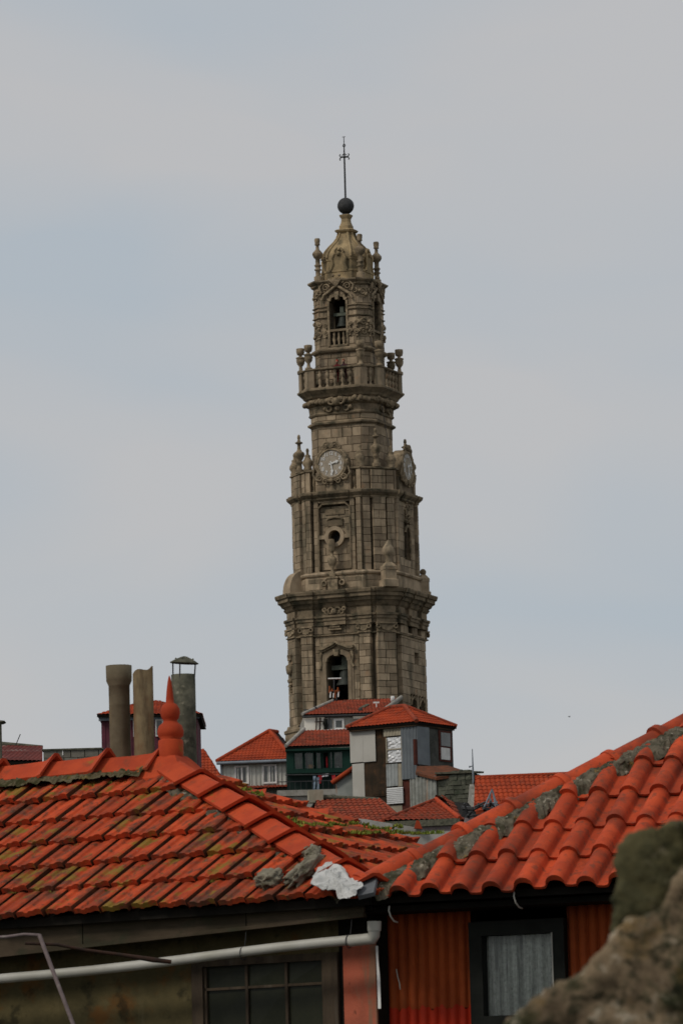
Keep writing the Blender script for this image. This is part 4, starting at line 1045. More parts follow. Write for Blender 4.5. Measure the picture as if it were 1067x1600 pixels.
for i in range(3):
    for j in range(3):
        b = MB(); t = random.uniform(-.008,.008)
        b.add([(cols[i],yW+.004+t,rows[j]),(cols[i+1],yW+.006-t,rows[j]),(cols[i+1],yW+.004,rows[j+1]),(cols[i],yW+.006,rows[j+1])],[(0,1,2,3)])
        b.build('pane', mt['oldglass'], window)
b = MB(); b.box(wx0-.02,wx1+.02,yW+.3,yW+.32,wz0,wz1); b.build('drawn_blind', mt['fascia'], window)
# white gutter pipe with its elbow
mt['pvc'] = M('white_pvc', (0.44,0.43,0.38), (0.35,0.34,0.29), 3, 0.5, 0.1, 30, 0, [((0.30,0.29,0.22), 7, 0.55, 0.75, (.4,.4,1), 0.6)], spec=0.4)
yP = .03
pa, pb = LF.L(-260,1558,yP), LF.L(578,1467,yP)
b = MB(); b.tube([pa.lerp(pb,t)+Vector((0,0,.010*math.sin(t*9))) for t in [i/12 for i in range(13)]] , .034, 14)
gut = b.build('gutter_pipe', mt['pvc'], left)
b = MB(); dv = (pb-pa).normalized()
b.tube([pb-dv*.16,pb-dv*.15,pb-dv*.02,pb+dv*.02,pb+dv*.03+Vector((0,0,.02)),pb+dv*.035+Vector((0,0,.06))],[.035,.039,.039,.040,.042,.040],14)
b.tube([pb+dv*.035+Vector((0,0,.05)),pb+dv*.037+Vector((0,0,.115))],[.046,.049],14); b.build('pipe_elbow', mt['pvc'], gut)
for px in (380, 545):
    b = MB(); p = LF.L(px, 1497+(1467-1497)*(px-320)/260, yP); rg = [p+Vector((0,.044*math.cos(t),.044*math.sin(t))) for t in [2*math.pi*i/14 for i in range(15)]]
    b.tube(rg,.0035,5); b.tube([p+Vector((0,.02,.04)),p+Vector((.004,.03,.10)),p+Vector((0,.05,.17))],.003,5); b.build('pipe_wire', mt['iron'], gut)
# end wall and back wall
b = MB(); b.box(-.30,-.25,yW+.9,2*B1-.3,0,zc-.09); b.build('end_wall', mt['plaster'], left)
# ---- loose things on the left roof
def on_front(px, py, h=0.0):
    return LF.on(px, py, Cn + enF*(.06+h), enF)
mt['chunk'] = M('broken_mortar', (0.24,0.215,0.16), (0.15,0.135,0.10), 12, 0.96, 1.0, 50, 0.1, [((0.07,0.065,0.035), 9, 0.5, 0.62, ONE, 0.8), ((0.42,0.40,0.33), 22, 0.62, 0.7, ONE, 0.7)])
def loose(px, py, size, ang, label, seed):
    p = on_front(px, py, .045); w = LF.M @ p; fr = Frame(w, -PH1)
    R = (Matrix((Xx, esF, enF)).transposed() @ Matrix.Rotation(ang,3,'Z'))
    o = lump('mortar_chunk', mt['chunk'], None, (0,0,0), size, seed, .45, 4, R, .5, 2.5); o.matrix_world = fr.M
    tag(o, label, 'rubble')
loose(421, 1373, (.095,.075,.055), rad(10), 'grey lump of broken mortar lying along the lowest tiles', 1)
loose(477, 1359, (.20,.055,.06), rad(82), 'long pale stick of broken mortar leaning up to the hip tiles', 2)
loose(488, 1334, (.07,.06,.05), rad(60), 'small broken mortar lump wedged beneath the hip tiles', 4)
# crumpled white sheet at the corner
mt['foil'] = M('white_sealing_sheet', (0.52,0.52,0.50), (0.38,0.385,0.37), 9, 0.7, 0.6, 30, 0, [((0.30,0.30,0.28), 12, 0.58, 0.72, ONE, 0.6)], spec=0.4)
outl = [(486,1384),(497,1352),(512,1345),(535,1358),(553,1372),(566,1384),(556,1402),(541,1408),(528,1398),(515,1390),(502,1388)]
ctr = (528,1380); b = MB(); rings = []
for f_ in (1,.92,.84,.75,.66,.57,.48,.39,.3,.2,.1,.02):
    rg = []
    for i in range(88):
        t = i/88*len(outl); a0 = outl[int(t)%len(outl)]; a1 = outl[(int(t)+1)%len(outl)]; fr_ = t-int(t)
        px = a0[0]+(a1[0]-a0[0])*fr_; py = a0[1]+(a1[1]-a0[1])*fr_
        px = ctr[0]+(px-ctr[0])*f_; py = ctr[1]+(py-ctr[1])*f_
        p = on_front(px, py, .075 + .035*(1-f_))
        p += enF*(.045*noise.fractal(p*9,1.0,2.0,5)) + esF*(.03*noise.noise(p*17)) + Xx*(.03*noise.noise(p*15+Vector((4,0,0))))
        rg.append(p)
    rings.append(rg)
b.loft(rings, True, True, False)
fl = b.build('sealing_sheet', mt['foil'], left)
b = MB(); pl = [on_front(x,y,.02) for x,y in ((553,1384),(567,1373),(590,1374),(585,1398),(560,1404))]
b.slab([p+enF*.02 for p in pl], -enF*.03); b.build('slate_flashing', M('grey_slate',(0.13,0.14,0.15),(0.09,0.095,0.10),9,.6,.2,30,0), left)

# ------------------------------------------------------------------ right house
PH2, P2 = rad(20), rad(32.8)
C2 = at(568, 1402, 34.7)
RF = Frame(Vector((C2.x, C2.y, 0)), -PH2)
right = thing('tiled_house', 'house with bright orange S-tile hipped roof over rust-red corrugated walls', 'house', RF)
zr2 = C2.z; run = 3.0; XR = 6.2; t2 = math.tan(P2)
D0 = Vector((0,0,zr2)); D1 = Vector((run,run,zr2+run*t2))
b = MB()
b.slab([D0, Vector((XR,0,zr2)), Vector((XR-run,run,zr2+run*t2)), D1], (0,0,-.05))
b.slab([D0, D1, Vector((0,2*run,zr2))], (0,0,-.05))
b.slab([Vector((0,2*run,zr2)), D1, Vector((XR-run,run,zr2+run*t2)), Vector((XR,2*run,zr2))], (0,0,-.05))
b.slab([Vector((XR,0,zr2)), Vector((XR,2*run,zr2)), Vector((XR-run,run,zr2+run*t2))], (0,0,-.05))
roofR = b.build('roof', mt['darkwood'], right)
es2, en2 = Vector((0,math.cos(P2),math.sin(P2))), Vector((0,-math.sin(P2),math.cos(P2)))
hn2 = Vector((-1,1,0)).normalized()
tile_grid(roofR, STIL, D0, Xx, es2, en2, wS, gS, -.1, 4.2, 7, lambda u, v: True, [(D0, hn2)], False, v0=-.07, jit=.004, seed=11, sag=.014)
strip_mortar('hip_mortar', mt['mortar'], roofR, D0+Vector((.03,-.02,-.02)), D1+Vector((.05,-.07,-.02)), Zz, Vector((1,-1,0)).normalized(), .205, .140, 170, 7, 14, .12, True)
def barrel_cap(L, r):
    b = MB(); rings = []
    for x, s, e in ((0,1.27,0),(.040,1.29,0),(.058,1.16,0),(.06,1.0,0),(L*.5,.99,0),(L,.95,0)):
        rings.append([Vector((x, -r*s*math.cos(math.pi*i/12)*1.06, r*s*math.sin(math.pi*i/12)*.92 - .02)) for i in range(13)])
    b.loft(rings, False, False, True)
    inn = [[Vector((x, -r*s*math.cos(math.pi*i/12)*1.06, r*s*math.sin(math.pi*i/12)*.92 - .02)) for i in range(13)] for x, s in ((0,1.27),(0,.98),(L,.80))]
    b.loft([[v.copy() for v in r_] for r_ in inn], False, False, False)
    return b
lay_caps(roofR, D0+Vector((-.015,.03,.02)), D1, .424, barrel_cap(.46,.098), mt['tile_new'], 'hip_tile', lift=.052, seed=15, tiltl=-.03)
# eave, wall, window
mt['redsheet'] = M('rust_red_sheet', (0.34,0.066,0.014), (0.25,0.046,0.011), 3, 0.7, 0.2, 30, 0, [((0.12,0.040,0.014), 6, 0.5, 0.70, V, 0.7), ((0.40,0.13,0.04), 4, .58,.72, V,.5), ((0.42,0.16,0.06), 40, 0.68, 0.76, V, 0.5)])
mt['brightred'] = M('fresh_red_paint', (0.46,0.032,0.010), (0.37,0.028,0.010), 4, 0.6, 0.1, 30, 0, [((0.30,0.05,0.015), 6, 0.55, 0.75, V, 0.6)])
yV = .42
def corr(name, x0, x1, z0, z1, y, m, parent, pitch=.072, amp=.016, zfun=None, n=10, groove=False):
    b = MB(); N = max(2,int((x1-x0)/pitch*n)); row0=[];row1=[];row2=[]
    for i in range(N+1):
        x = x0+(x1-x0)*i/N; w = (amp*math.sin(2*math.pi*x/pitch) if not groove else amp*2*(1-abs(math.sin(math.pi*x/pitch)))**1.6); zz1 = zfun(x) if zfun else z1
        row0.append(Vector((x,y+w,z0))); row1.append(Vector((x,y+w,zz1)))
    b.loft([row0,row1],False,False,True)
    b.loft([[v+Vector((0,.004,0)) for v in row0],[v+Vector((0,.004,0)) for v in row1]],False,False,True)
    return b.build(name, m, parent)
g0, g1 = RF.L(592,1520,yV).x, RF.L(737,1520,yV).x; g2 = RF.L(886,1520,yV).x
zpa = RF.L(660,1577,yV).z
zT2 = zr2 - .09
corr('corrugated_sheet', g0, g1, zpa, zT2, yV, mt['redsheet'], right, n=14, groove=True)
corr('corrugated_sheet', g0, g1, zpa-1.2, zpa+.012, yV-.006, mt['brightred'], right, n=14, groove=True, zfun=lambda x: zpa+.01+.012*math.sin(x*53)+.008*math.sin(x*131))
corr('corrugated_sheet', g2, XR-.3, zpa, zT2, yV, mt['redsheet'], right, n=14, groove=True)
corr('corrugated_sheet', g2, XR-.3, zpa-1.2, zpa+.012, yV-.006, mt['brightred'], right, n=14, groove=True)
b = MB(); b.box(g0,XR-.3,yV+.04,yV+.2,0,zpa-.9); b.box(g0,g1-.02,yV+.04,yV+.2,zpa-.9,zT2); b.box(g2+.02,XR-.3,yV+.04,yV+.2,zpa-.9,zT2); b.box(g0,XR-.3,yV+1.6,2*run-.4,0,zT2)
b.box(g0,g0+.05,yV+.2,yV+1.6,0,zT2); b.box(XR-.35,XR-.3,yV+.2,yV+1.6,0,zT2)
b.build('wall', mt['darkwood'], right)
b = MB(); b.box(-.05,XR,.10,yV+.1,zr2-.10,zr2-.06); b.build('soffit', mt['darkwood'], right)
mt['darkpaint'] = M('black_green_paint', (0.006,0.007,0.005), (0.011,0.012,0.009), 6, 0.6, 0.2, 40, 0)
wzt, wzb = RF.L(810,1438,yV).z, RF.L(810,1598,yV).z
c0_, c1_ = RF.L(757,1520,yV).x, RF.L(868,1520,yV).x
ct, cb_ = RF.L(810,1460,yV).z, RF.L(810,1586,yV).z
b = MB()
def rb(x0,x1,z0,z1,y0=yV-.05,y1=yV+.06): b.box(x0,x1,y0,y1,z0,z1)
rb(g1,c0_,wzb,wzt); rb(c1_,g2,wzb,wzt); rb(c0_,c1_,ct,wzt); rb(c0_,c1_,wzb,cb_)
b.box(g1-.02,g2+.02,yV-.08,yV+.06,wzb-.045,wzb)
wr = b.build('window_frame', mt['darkpaint'], right)
b = MB(); b.box(g1,g2,yV+.02,yV+.04,zpa-1.2,wzb-.045); b.build('apron_panel', mt['darkpaint'], wr)
b = MB(); b.box(c1_-.010,c1_-.002,yV-.052,yV,cb_,ct); b.build('white_edge', mt['pvc'], wr)
mt['curtain'] = M('lace_curtain', (0.68,0.70,0.65), (0.50,0.51,0.47), 30, 0.9, 0.3, 80, 0, [((0.16,0.17,0.16), 14, 0.5, 0.68, (1,1,.06), 0.8), ((0.60,0.60,0.56), 22, 0.58, 0.7, (1,1,.05), 0.6), ((0.20,0.22,0.20), 60, 0.56, 0.64, ONE, 0.5)])
N = 90; r0=[];r1=[];rm=[]
for i in range(N+1):
    x = c0_+(c1_-c0_)*i/N; w = .020*math.sin(x*95+2*math.sin(x*13))+.012*math.sin(x*187+1)+.010*math.sin(x*41)
    r0.append(Vector((x+.006*math.sin(x*60),yV+.075+w*1.2,cb_-.02))); rm.append(Vector((x,yV+.075+w,(ct+cb_)/2))); r1.append(Vector((x,yV+.075+w*.6,ct+.02)))
b = MB(); b.loft([r0,rm,r1],False,False,True); b.build('curtain', mt['curtain'], wr)
m = bpy.data.materials.new('window_glass'); m.use_nodes = True; nn = m.node_tree.nodes; nn.clear()
go = nn.new('ShaderNodeOutputMaterial'); gm = nn.new('ShaderNodeMixShader'); gt = nn.new('ShaderNodeBsdfTransparent'); gg = nn.new('ShaderNodeBsdfGlossy'); fz = nn.new('ShaderNodeFresnel')
gg.inputs['Roughness'].default_value = .03; fz.inputs['IOR'].default_value = 1.45; gt.inputs['Color'].default_value = (.86,.88,.86,1)
m.node_tree.links.new(fz.outputs[0],gm.inputs[0]); m.node_tree.links.new(gt.outputs[0],gm.inputs[1]); m.node_tree.links.new(gg.outputs[0],gm.inputs[2]); m.node_tree.links.new(gm.outputs[0],go.inputs[0])
mt['glass'] = m
b = MB(); b.add([(c0_,yV+.03,cb_),(c1_,yV+.03,cb_),(c1_,yV+.03,ct),(c0_,yV+.03,ct)],[(0,1,2,3)]); b.build('pane', mt['glass'], wr)
for px, py in ((803,1394),(608,1416)):
    p = RF.L(px,py,-.04); b = MB(); b.tube([p,p+Vector((0,-.012,-.03)),p+Vector((.008,0,-.07)),p+Vector((.02,.03,-.10)),p+Vector((.02,.10,-.105))],.006,6); b.build('gutter_hook', mt['pvc'], right)
# scratch on the sheet
b = MB(); b.tube([RF.L(x,y,yV-.028) for x,y in ((619,1514),(621,1526),(624,1536),(625,1546))],.004,5); b.build('torn_edge', mt['pvc'], right)

# ------------------------------------------------------------------ pole and rods at the left edge
mt['pole'] = M('dull_purple_pole', (0.20,0.155,0.15), (0.13,0.10,0.095), 9, 0.55, 0.2, 30, 0, [((0.30,0.28,0.24), 16, 0.55, 0.7, ONE, 0.6)])
def pw(px, py, Y): return at(px, py, Y)
p_top = at(62,1461,33.5)
fr = Frame(Vector((at(140,1680,33.2).x, 33.2, 0)))
pole = thing('metal_pole', 'thin grey metal pole leaning before the plaster wall, with a rod branching off', 'pole', fr)
I = fr.I
b = MB(); pe = at(123,1622,33.3); dirp = (pe-p_top).normalized(); pg = p_top + dirp*(p_top.z/-dirp.z)
b.tube([I@p_top, I@(p_top+dirp*.3), I@pe, I@pg], .014, 10); b.build('shaft', mt['pole'], pole)
b = MB(); b.tube([I@at(-120,1468,33.5), I@at(10,1464,33.5), I@at(38,1460,33.5), I@p_top, I@at(66,1468,33.5)],.010,7); b.build('top_rod', mt['pole'], pole)
mt['rustrod'] = M('dark_rusty_rod', (0.045,0.022,0.014), (0.025,0.016,0.012), 12, 0.8, 0.3, 40, 0)
b = MB(); b.tube([I@at(x,y,33.5) for x,y in ((40,1474),(90,1476),(130,1484),(190,1492),(240,1500),(268,1503))],[.010,.011,.011,.012,.018,.014],7); b.build('side_rod', mt['rustrod'], pole)

# ------------------------------------------------------------------ moss
def moss(name, m, parent, spots, n, size, seed, label=None):
    r = random.Random(seed); b = MB()
    for c, rad_, up in spots:
        for i in range(n):
            a = r.uniform(0,6.28); d = rad_*math.sqrt(r.random()); p = c + Vector((math.cos(a)*d, math.sin(a)*d, -0.01))
            p.z += .0
            h = size*r.uniform(.5,1.4); l = Vector((r.uniform(-1,1),r.uniform(-1,1),r.uniform(.6,1.4))).normalized()*h; s = Vector((r.uniform(-1,1),r.uniform(-1,1),r.uniform(-.3,.3))).normalized()*h*.32
            b.add([p-s, p+s, p+l+s*.3, p+l-s*.3],[(0,1,2,3)])
    return b.build(name, m, parent, kind='stuff')
def on_end(px, py, h=0.04): return LF.on(px, py, Cn+enE*(.05+h), enE)
sp = []
r = random.Random(2)
for (x0,y0,x1,y1,n) in ((459,1288,567,1287,12),(440,1276,470,1284,4),(552,1300,640,1299,12),(575,1293,628,1291,7),(645,1303,690,1302,5),(380,1232,405,1240,4)):
    for i in range(n):
        t = i/(n-1); p = on_end(x0+(x1-x0)*t + r.uniform(-4,4), y0+(y1-y0)*t + r.uniform(-2,2)); sp.append((p, r.uniform(.015,.06), 0))
moss('moss_tufts', mt['moss'], roofL, sp, 45, .022, 5)
sp = []
for i in range(60):
    x = r.uniform(XL*.6, -A1-.1); sp.append((Vector((x, B1-.2+r.uniform(-.02,.05), R1.z-.09+r.uniform(-.02,.02))), .05, 0))
for i in range(90):
    px = r.uniform(0,520); py = 1420 - px*.03 - r.uniform(5,195); p = on_front(px,py,-.02)
    if (p-Cn).dot(hipn) < -.05 and p.y < B1: sp.append((p, r.uniform(.01,.04), 0))
moss('moss_crust', mt['moss2'], roofL, sp, 34, .017, 6)

# ------------------------------------------------------------------ foreground stone parapet, close to the camera and out of focus
mt['fgstone'] = M('lichened_granite', (0.21,0.155,0.095), (0.13,0.094,0.058), 9, 0.95, 1.0, 60, 0.0,
    [((0.022,0.026,0.011), 5, 0.50, 0.58, ONE, 0.95), ((0.20,0.125,0.045), 9, 0.54, 0.68, ONE, 0.7), ((0.36,0.31,0.23), 19, 0.56, 0.68, ONE, 0.75), ((0.018,0.019,0.010), 26, 0.54, 0.64, ONE, 0.8), ((0.06,0.055,0.03), 60, 0.52, 0.62, ONE, 0.6)])
mt['fgpost'] = M('dark_mossy_granite', (0.085,0.075,0.035), (0.05,0.052,0.028), 8, 0.95, 0.8, 60, 0.0,
    [((0.15,0.085,0.012), 7, 0.55, 0.68, ONE, 0.75), ((0.014,0.016,0.007), 9, 0.50, 0.62, ONE, 0.85), ((0.20,0.17,0.11), 22, 0.60, 0.70, ONE, 0.6), ((0.02,0.02,0.01), 45, .55,.65, ONE,.6)])
YS = 10.0
fr = Frame(Vector((at(1000,1500,YS).x, YS, 0)), rad(-12))
st = thing('stone_parapet', 'blurred lichen-covered granite parapet with raking coping and upright block', 'wall', fr)
def rough_prism(name, m, poly, y0, y1, amp, seed, freq=7.0, sub=6):
    b = MB(); b.slab([Vector((x,y0,z)) for x,z in poly], (0,y1-y0,0)); me = b.mesh(name)
    bm = bmesh.new(); bm.from_mesh(me)
    bmesh.ops.triangulate(bm, faces=bm.faces)
    for i in range(sub):
        ed = [e for e in bm.edges if e.calc_length() > .016]
        if not ed: break
        bmesh.ops.subdivide_edges(bm, edges=ed, cuts=1); bmesh.ops.triangulate(bm, faces=bm.faces)
    for i in range(6): bmesh.ops.smooth_vert(bm, verts=bm.verts, factor=.5, use_axis_x=True, use_axis_y=True, use_axis_z=True)
    bm.normal_update()
    for v in bm.verts: v.co += v.normal*amp*(noise.fractal(v.co*freq+Vector((seed,0,0)),1.0,2.0,5)+.35*noise.fractal(v.co*freq*5,1.0,2.0,4))
    bm.to_mesh(me); bm.free()
    for p in me.polygons: p.use_smooth = True
    return obj(name, me, m, st)
lp = lambda px,py,y=0: (fr.L(px,py,y).x, fr.L(px,py,y).z)
cop = [lp(770,1630),lp(800,1594),lp(870,1545),lp(930,1500),lp(972,1450),lp(1010,1425),lp(1045,1395),lp(1075,1362),lp(1190,1280)]
rough_prism('raking_coping', mt['fgstone'], cop+[(cop[-1][0],cop[-1][1]-.45),(cop[0][0]+.10,cop[0][1]-.35)], -.06, .22, .022, 3)
post = [lp(964,1452,.2),lp(967,1400,.2),lp(969,1340,.2),lp(976,1308,.2),lp(1000,1298,.2),lp(1030,1288,.2),lp(1067,1280,.2),lp(1190,1268,.2),lp(1190,1470,.2),lp(1000,1475,.2)]
rough_prism('upright_block', mt['fgpost'], post, .16, .42, .020, 8)
b = MB(); xw0, xw1 = cop[0][0]+.12, cop[-1][0]-.01
b.hexa([(xw0,.0,0),(xw1,.0,0),(xw1,.0,cop[-1][1]-.42),(xw0,.0,cop[0][1]-.3),(xw0,.36,0),(xw1,.36,0),(xw1,.36,cop[-1][1]-.42),(xw0,.36,cop[0][1]-.3)]); b.build('wall_body', mt['fgstone'], st)

# ------------------------------------------------------------------ middle distance
def tiled(name, poly, m, parent, pitch=.22, course=.36, amp=.045, step=.03, flat=False):
    """a convex roof plane (poly[0] -> poly[1] is its eave) as real wavy tile geometry"""
    P = [Vector(p) for p in poly]; ex = (P[1]-P[0]).normalized()
    nn = Vector((0,0,0))
    for i in range(1,len(P)-1): nn += (P[i]-P[0]).cross(P[i+1]-P[0])
    nn.normalize()
    if nn.z < 0: nn = -nn
    es = nn.cross(ex).normalized()
    if es.z < 0: es = -es
    uv = [((p-P[0]).dot(ex), (p-P[0]).dot(es)) for p in P]
    u0, u1 = min(u for u,v in uv)-.02, max(u for u,v in uv)+.02; v0, v1 = min(v for u,v in uv)-.02, max(v for u,v in uv)+.02
    nu = max(2,int((u1-u0)/pitch*6)); us = [u0+(u1-u0)*i/nu for i in range(nu+1)]
    rows = []; j = 0; v = v0
    while v < v1+course:
        rows += [(v, step), (v+course*.985, 0.0)]; v += course
    rr_ = random.Random(len(BL)+int(u1*100))
    ro = []
    for v, dz in rows:
        jit = rr_.uniform(-.012,.012); 
        ro.append([P[0]+ex*u+es*(v+ .02*noise.noise(Vector((u*2.1,v*2,0)))) + nn*(dz+jit*.5+ (amp*abs(math.sin(math.pi*u/pitch)) if not flat else amp*.5*math.sin(2*math.pi*u/pitch)) + .03*noise.noise(Vector((u*.7,v*.7,3)))) for u in us])
    b = MB(); b.loft(ro, False, False, False); me = b.mesh(name)
    bm = bmesh.new(); bm.from_mesh(me)
    cc = sum(P, Vector())/len(P)
    for i in range(len(P)):
        a, c = P[i], P[(i+1)%len(P)]; pn = (c-a).cross(nn).normalized()
        if (cc-a).dot(pn) > 0: pn = -pn
        bmesh.ops.bisect_plane(bm, geom=bm.verts[:]+bm.edges[:]+bm.faces[:], plane_co=a, plane_no=pn, clear_outer=True)
    bm.to_mesh(me); bm.free()
    o = obj(name, me, m, parent)
    b = MB(); b.slab([p-nn*.03 for p in P], -nn*.10); k = b.build('roof_deck', mt['darkwood'], o)
    return o
def rod(parent, a, c, r, m, name): b = MB(); b.tube([a,c], r, 7); return b.build(name, m, parent)
def quadbox(parent, name, m, fr, pts, y, th, zbot=None):
    """a flat panel outlined in photograph pixels on the plane y, th thick"""
    b = MB(); b.slab([fr.L(px,py,y) for px,py in pts], (0,th,0)); return b.build(name, m, parent)
mt['greyboard'] = M('grey_painted_boards', (0.52,0.53,0.48), (0.44,0.45,0.40), 0.8, 0.7, 0.1, 6, 0.05, [((0.22,0.22,0.19), 1.5, 0.55, 0.75, V, 0.5)])
mt['gutter'] = M('blue_grey_gutter', (0.22,0.25,0.28), (0.17,0.19,0.21), 2, 0.6, 0.1, 6, 0)
mt['wood_green'] = M('dark_green_paint', (0.007,0.018,0.015), (0.010,0.024,0.020), 1.2, 0.6, 0.1, 6, 0.1)
mt['wood_green2'] = M('bottle_green_paint', (0.008,0.036,0.025), (0.007,0.027,0.019), 1.2, 0.6, 0.1, 6, 0.1)
mt['paneglass'] = M('window_pane', (0.10,0.105,0.10), (0.05,0.053,0.05), 0.7, 0.15, 0, 1, 0.35, spec=0.6)
mt['verge'] = M('cement_verge', (0.36,0.34,0.30), (0.25,0.235,0.20), 2, 0.9, 0.2, 6, 0, [((0.12,0.11,0.09), 3, .55,.7, ONE, .6)])
mt['cream'] = M('cream_panel', (0.84,0.80,0.70), (0.78,0.74,0.64), 1, 0.7, 0.1, 6, 0.05, [((0.30,0.27,0.2), 2, .58,.75, V, .5)])
# --- grey boarded house with hipped roof
W = frame_at(343, 1240, 320.0, rad(-6))
wh = thing('boarded_house', 'pale grey boarded house with white casement windows and orange hipped roof', 'house', W)
a, c = W.L(345,1190), W.L(452,1186)
b = MB(); b.box(a.x,c.x,0,7.5,0,a.z-.05); b.build('wall', mt['greyboard'], wh)
n = 16
for i in range(n+1):
    x = a.x+(c.x-a.x)*i/n; b = MB(); b.box(x-.035,x+.035,-.05,0.02,a.z-2.4,a.z-.1); b.build('batten', mt['greyboard'], wh)
ap = W.L(421,1143,3.4); bk = W.L(470,1150,6.0)
e0, e1 = W.L(339,1190.5,-.35), W.L(456,1186,-.35)
tiled('roof', [e0,e1,ap], mt['tile_far'], wh)
e2 = Vector((e1.x+.3, 7.8, e1.z)); tiled('roof', [e1,e2,Vector((ap.x+.4,4.4,ap.z)),ap], mt['tile_far'], wh)
tiled('roof', [Vector((e0.x,7.8,e0.z)),e0,ap,Vector((ap.x+.4,4.4,ap.z))], mt['tile_far'], wh)
tiled('roof', [e2,Vector((e0.x,7.8,e0.z)),Vector((ap.x+.4,4.4,ap.z))], mt['tile_far'], wh)
up_ = Vector((0,0,.06))
for p_, q_ in ((ap,e1),(ap,e0),(ap,Vector((ap.x+.4,4.4,ap.z)))): rod(wh, p_+up_, q_+up_, .13, mt['tile_far'], 'hip_tiles')
rod(wh, e0+Vector((0,-.08,-.1)), e1+Vector((0,-.08,-.1)), .10, mt['gutter'], 'gutter')
def casement(parent, fr, x0, x1, y0, y1, panes=2, yy=0.0, m='white'):
    p, r_ = fr.L(x0,y1,yy), fr.L(x1,y0,yy); t = (r_.x-p.x)*.07
    b = MB()
    for u0,u1,w0,w1 in ((p.x,p.x+t,p.z,r_.z),(r_.x-t,r_.x,p.z,r_.z),(p.x+t,r_.x-t,p.z,p.z+t),(p.x+t,r_.x-t,r_.z-t,r_.z)): b.box(u0,u1,yy-.10,yy+.06,w0,w1)
    o = b.build('window', mt[m], parent)
    w_ = (r_.x-p.x-2*t)/panes
    for i in range(panes):
        u = p.x+t+w_*i; b = MB(); s = w_*.12
        b.box(u,u+s,yy-.07,yy+.05,p.z+t,r_.z-t); b.box(u+w_-s,u+w_,yy-.07,yy+.05,p.z+t,r_.z-t); b.box(u+s,u+w_-s,yy-.07,yy+.05,p.z+t,p.z+t+s); b.box(u+s,u+w_-s,yy-.07,yy+.05,r_.z-t-s,r_.z-t)
        b.build('sash', mt[m], o)
        b = MB(); b.box(u+s,u+w_-s,yy-.02,yy+.03,p.z+t+s,r_.z-t-s); b.build('pane', mt['paneglass'], o)
    return o
casement(wh, W, 367.5, 389, 1196, 1226); casement(wh, W, 410.5, 432.5, 1194, 1225)
p = W.L(346,1200,-.1); rod(wh, Vector((p.x,-.1,a.z-3)), Vector((p.x,-.1,a.z-.1)), .06, mt['gutter'], 'downpipe')
z_ = W.L(400,1228,-.3).z
tiled('lower_eave', [Vector((a.x,-.9,z_-.22)),Vector((c.x,-.9,z_-.22)),Vector((c.x,0,z_)),Vector((a.x,0,z_))], mt['tile_dark'], wh)
# --- dark green house with glazed gallery
G = frame_at(446, 1240, 312.0, rad(0))
gh = thing('green_house', 'dark green timber house with glazed gallery under a dull red roof', 'house', G)
a, c = G.L(447,1170), G.L(551,1166)
b = MB(); b.box(a.x,c.x,.55,7,0,a.z); b.build('wall', mt['wood_green'], gh)
gz1, gz0 = G.L(500,1169).z, G.L(500,1204).z
fx0, fx1 = G.L(459,1185).x, G.L(536,1185).x; fz0, fz1 = G.L(500,1201.5).z, G.L(500,1174.5).z
b = MB()
for u0,u1,w0,w1 in ((a.x,fx0,gz0,gz1),(fx1,c.x,gz0,gz1),(fx0,fx1,gz0,fz0),(fx0,fx1,fz1,gz1)): b.box(u0,u1,0,.16,w0,w1)
b.box(a.x,c.x,-.06,.56,gz0-.14,gz0-.002); b.box(a.x,a.x+.1,.16,.55,gz0,gz1); b.box(c.x-.1,c.x,.16,.55,gz0,gz1)
gal = b.build('gallery', mt['wood_green2'], gh)
for x0,x1,op in ((459.5,474,0),(475.5,490.5,0),(493.5,502,0),(503.5,514.5,1),(515,520,0),(521,536,0)):
    u0,u1 = G.L(x0,1188).x, G.L(x1,1188).x; t = .055
    b = MB()
    for q0,q1,w0,w1 in ((u0,u0+t,fz0,fz1),(u1-t,u1,fz0,fz1),(u0+t,u1-t,fz0,fz0+t),(u0+t,u1-t,fz1-t,fz1)): b.box(q0,q1,.02,.12,w0,w1)
    w_ = b.build('window', mt['wood_green2'], gh)
    if not op:
        b = MB(); b.box(u0+t,u1-t,.06,.075,fz0+t,fz1-t); b.build('pane', mt['glass'], w_)
mt['curt'] = M('net_curtain', (0.17,0.185,0.16), (0.09,0.10,0.09), 2.5, 0.9, 0, 1, 0.3)
for x0,x1 in ((460,474),(480,490),(494,501),(522,535)):
    u0,u1 = G.L(x0,1188).x, G.L(x1,1188).x; corr('curtain',u0,u1,fz0,fz1,.28,mt['curt'],gal,.16,.03)
mt['cloth_y'] = M('yellow_cloth', (0.55,0.30,0.10), (0.45,0.18,0.06), 5, .9, 0, 1, 0); mt['cloth_r'] = M('red_cloth', (0.45,0.035,0.04), (0.30,0.025,0.03), 5, .9, 0, 1, 0)
mt['cloth_w'] = M('white_cloth', (0.70,0.70,0.70), (0.55,0.55,0.58), 5, .9, 0, 1, 0); mt['cloth_b'] = M('pale_blue_denim', (0.26,0.32,0.38), (0.16,0.21,0.27), 5, .9, 0, 1, 0); mt['cloth_n'] = M('dark_cloth', (0.03,0.03,0.04), (0.05,0.04,0.04), 5, .9, 0, 1, 0)
def bundle(px, py, w, h, m, label):
    p = G.M @ G.L(px,py,.3); o = lump('cloth_bundle', mt[m], None, (0,0,h), (w,.14,h), int(px), .3, 3, None, .2); o.matrix_world = Frame(Vector((p.x,p.y,G.M.translation.z+fz0-.01))).M
    tag(o, label, 'clothes')
bundle(486,1199,.20,.17,'cloth_y','small yellow bundle behind the green gallery window'); bundle(527,1200,.12,.08,'cloth_w','small white bundle on the green gallery sill, behind the last pane')
bundle(511,1199,.07,.40,'cloth_r','reddish clothes hanging in the open gallery window')
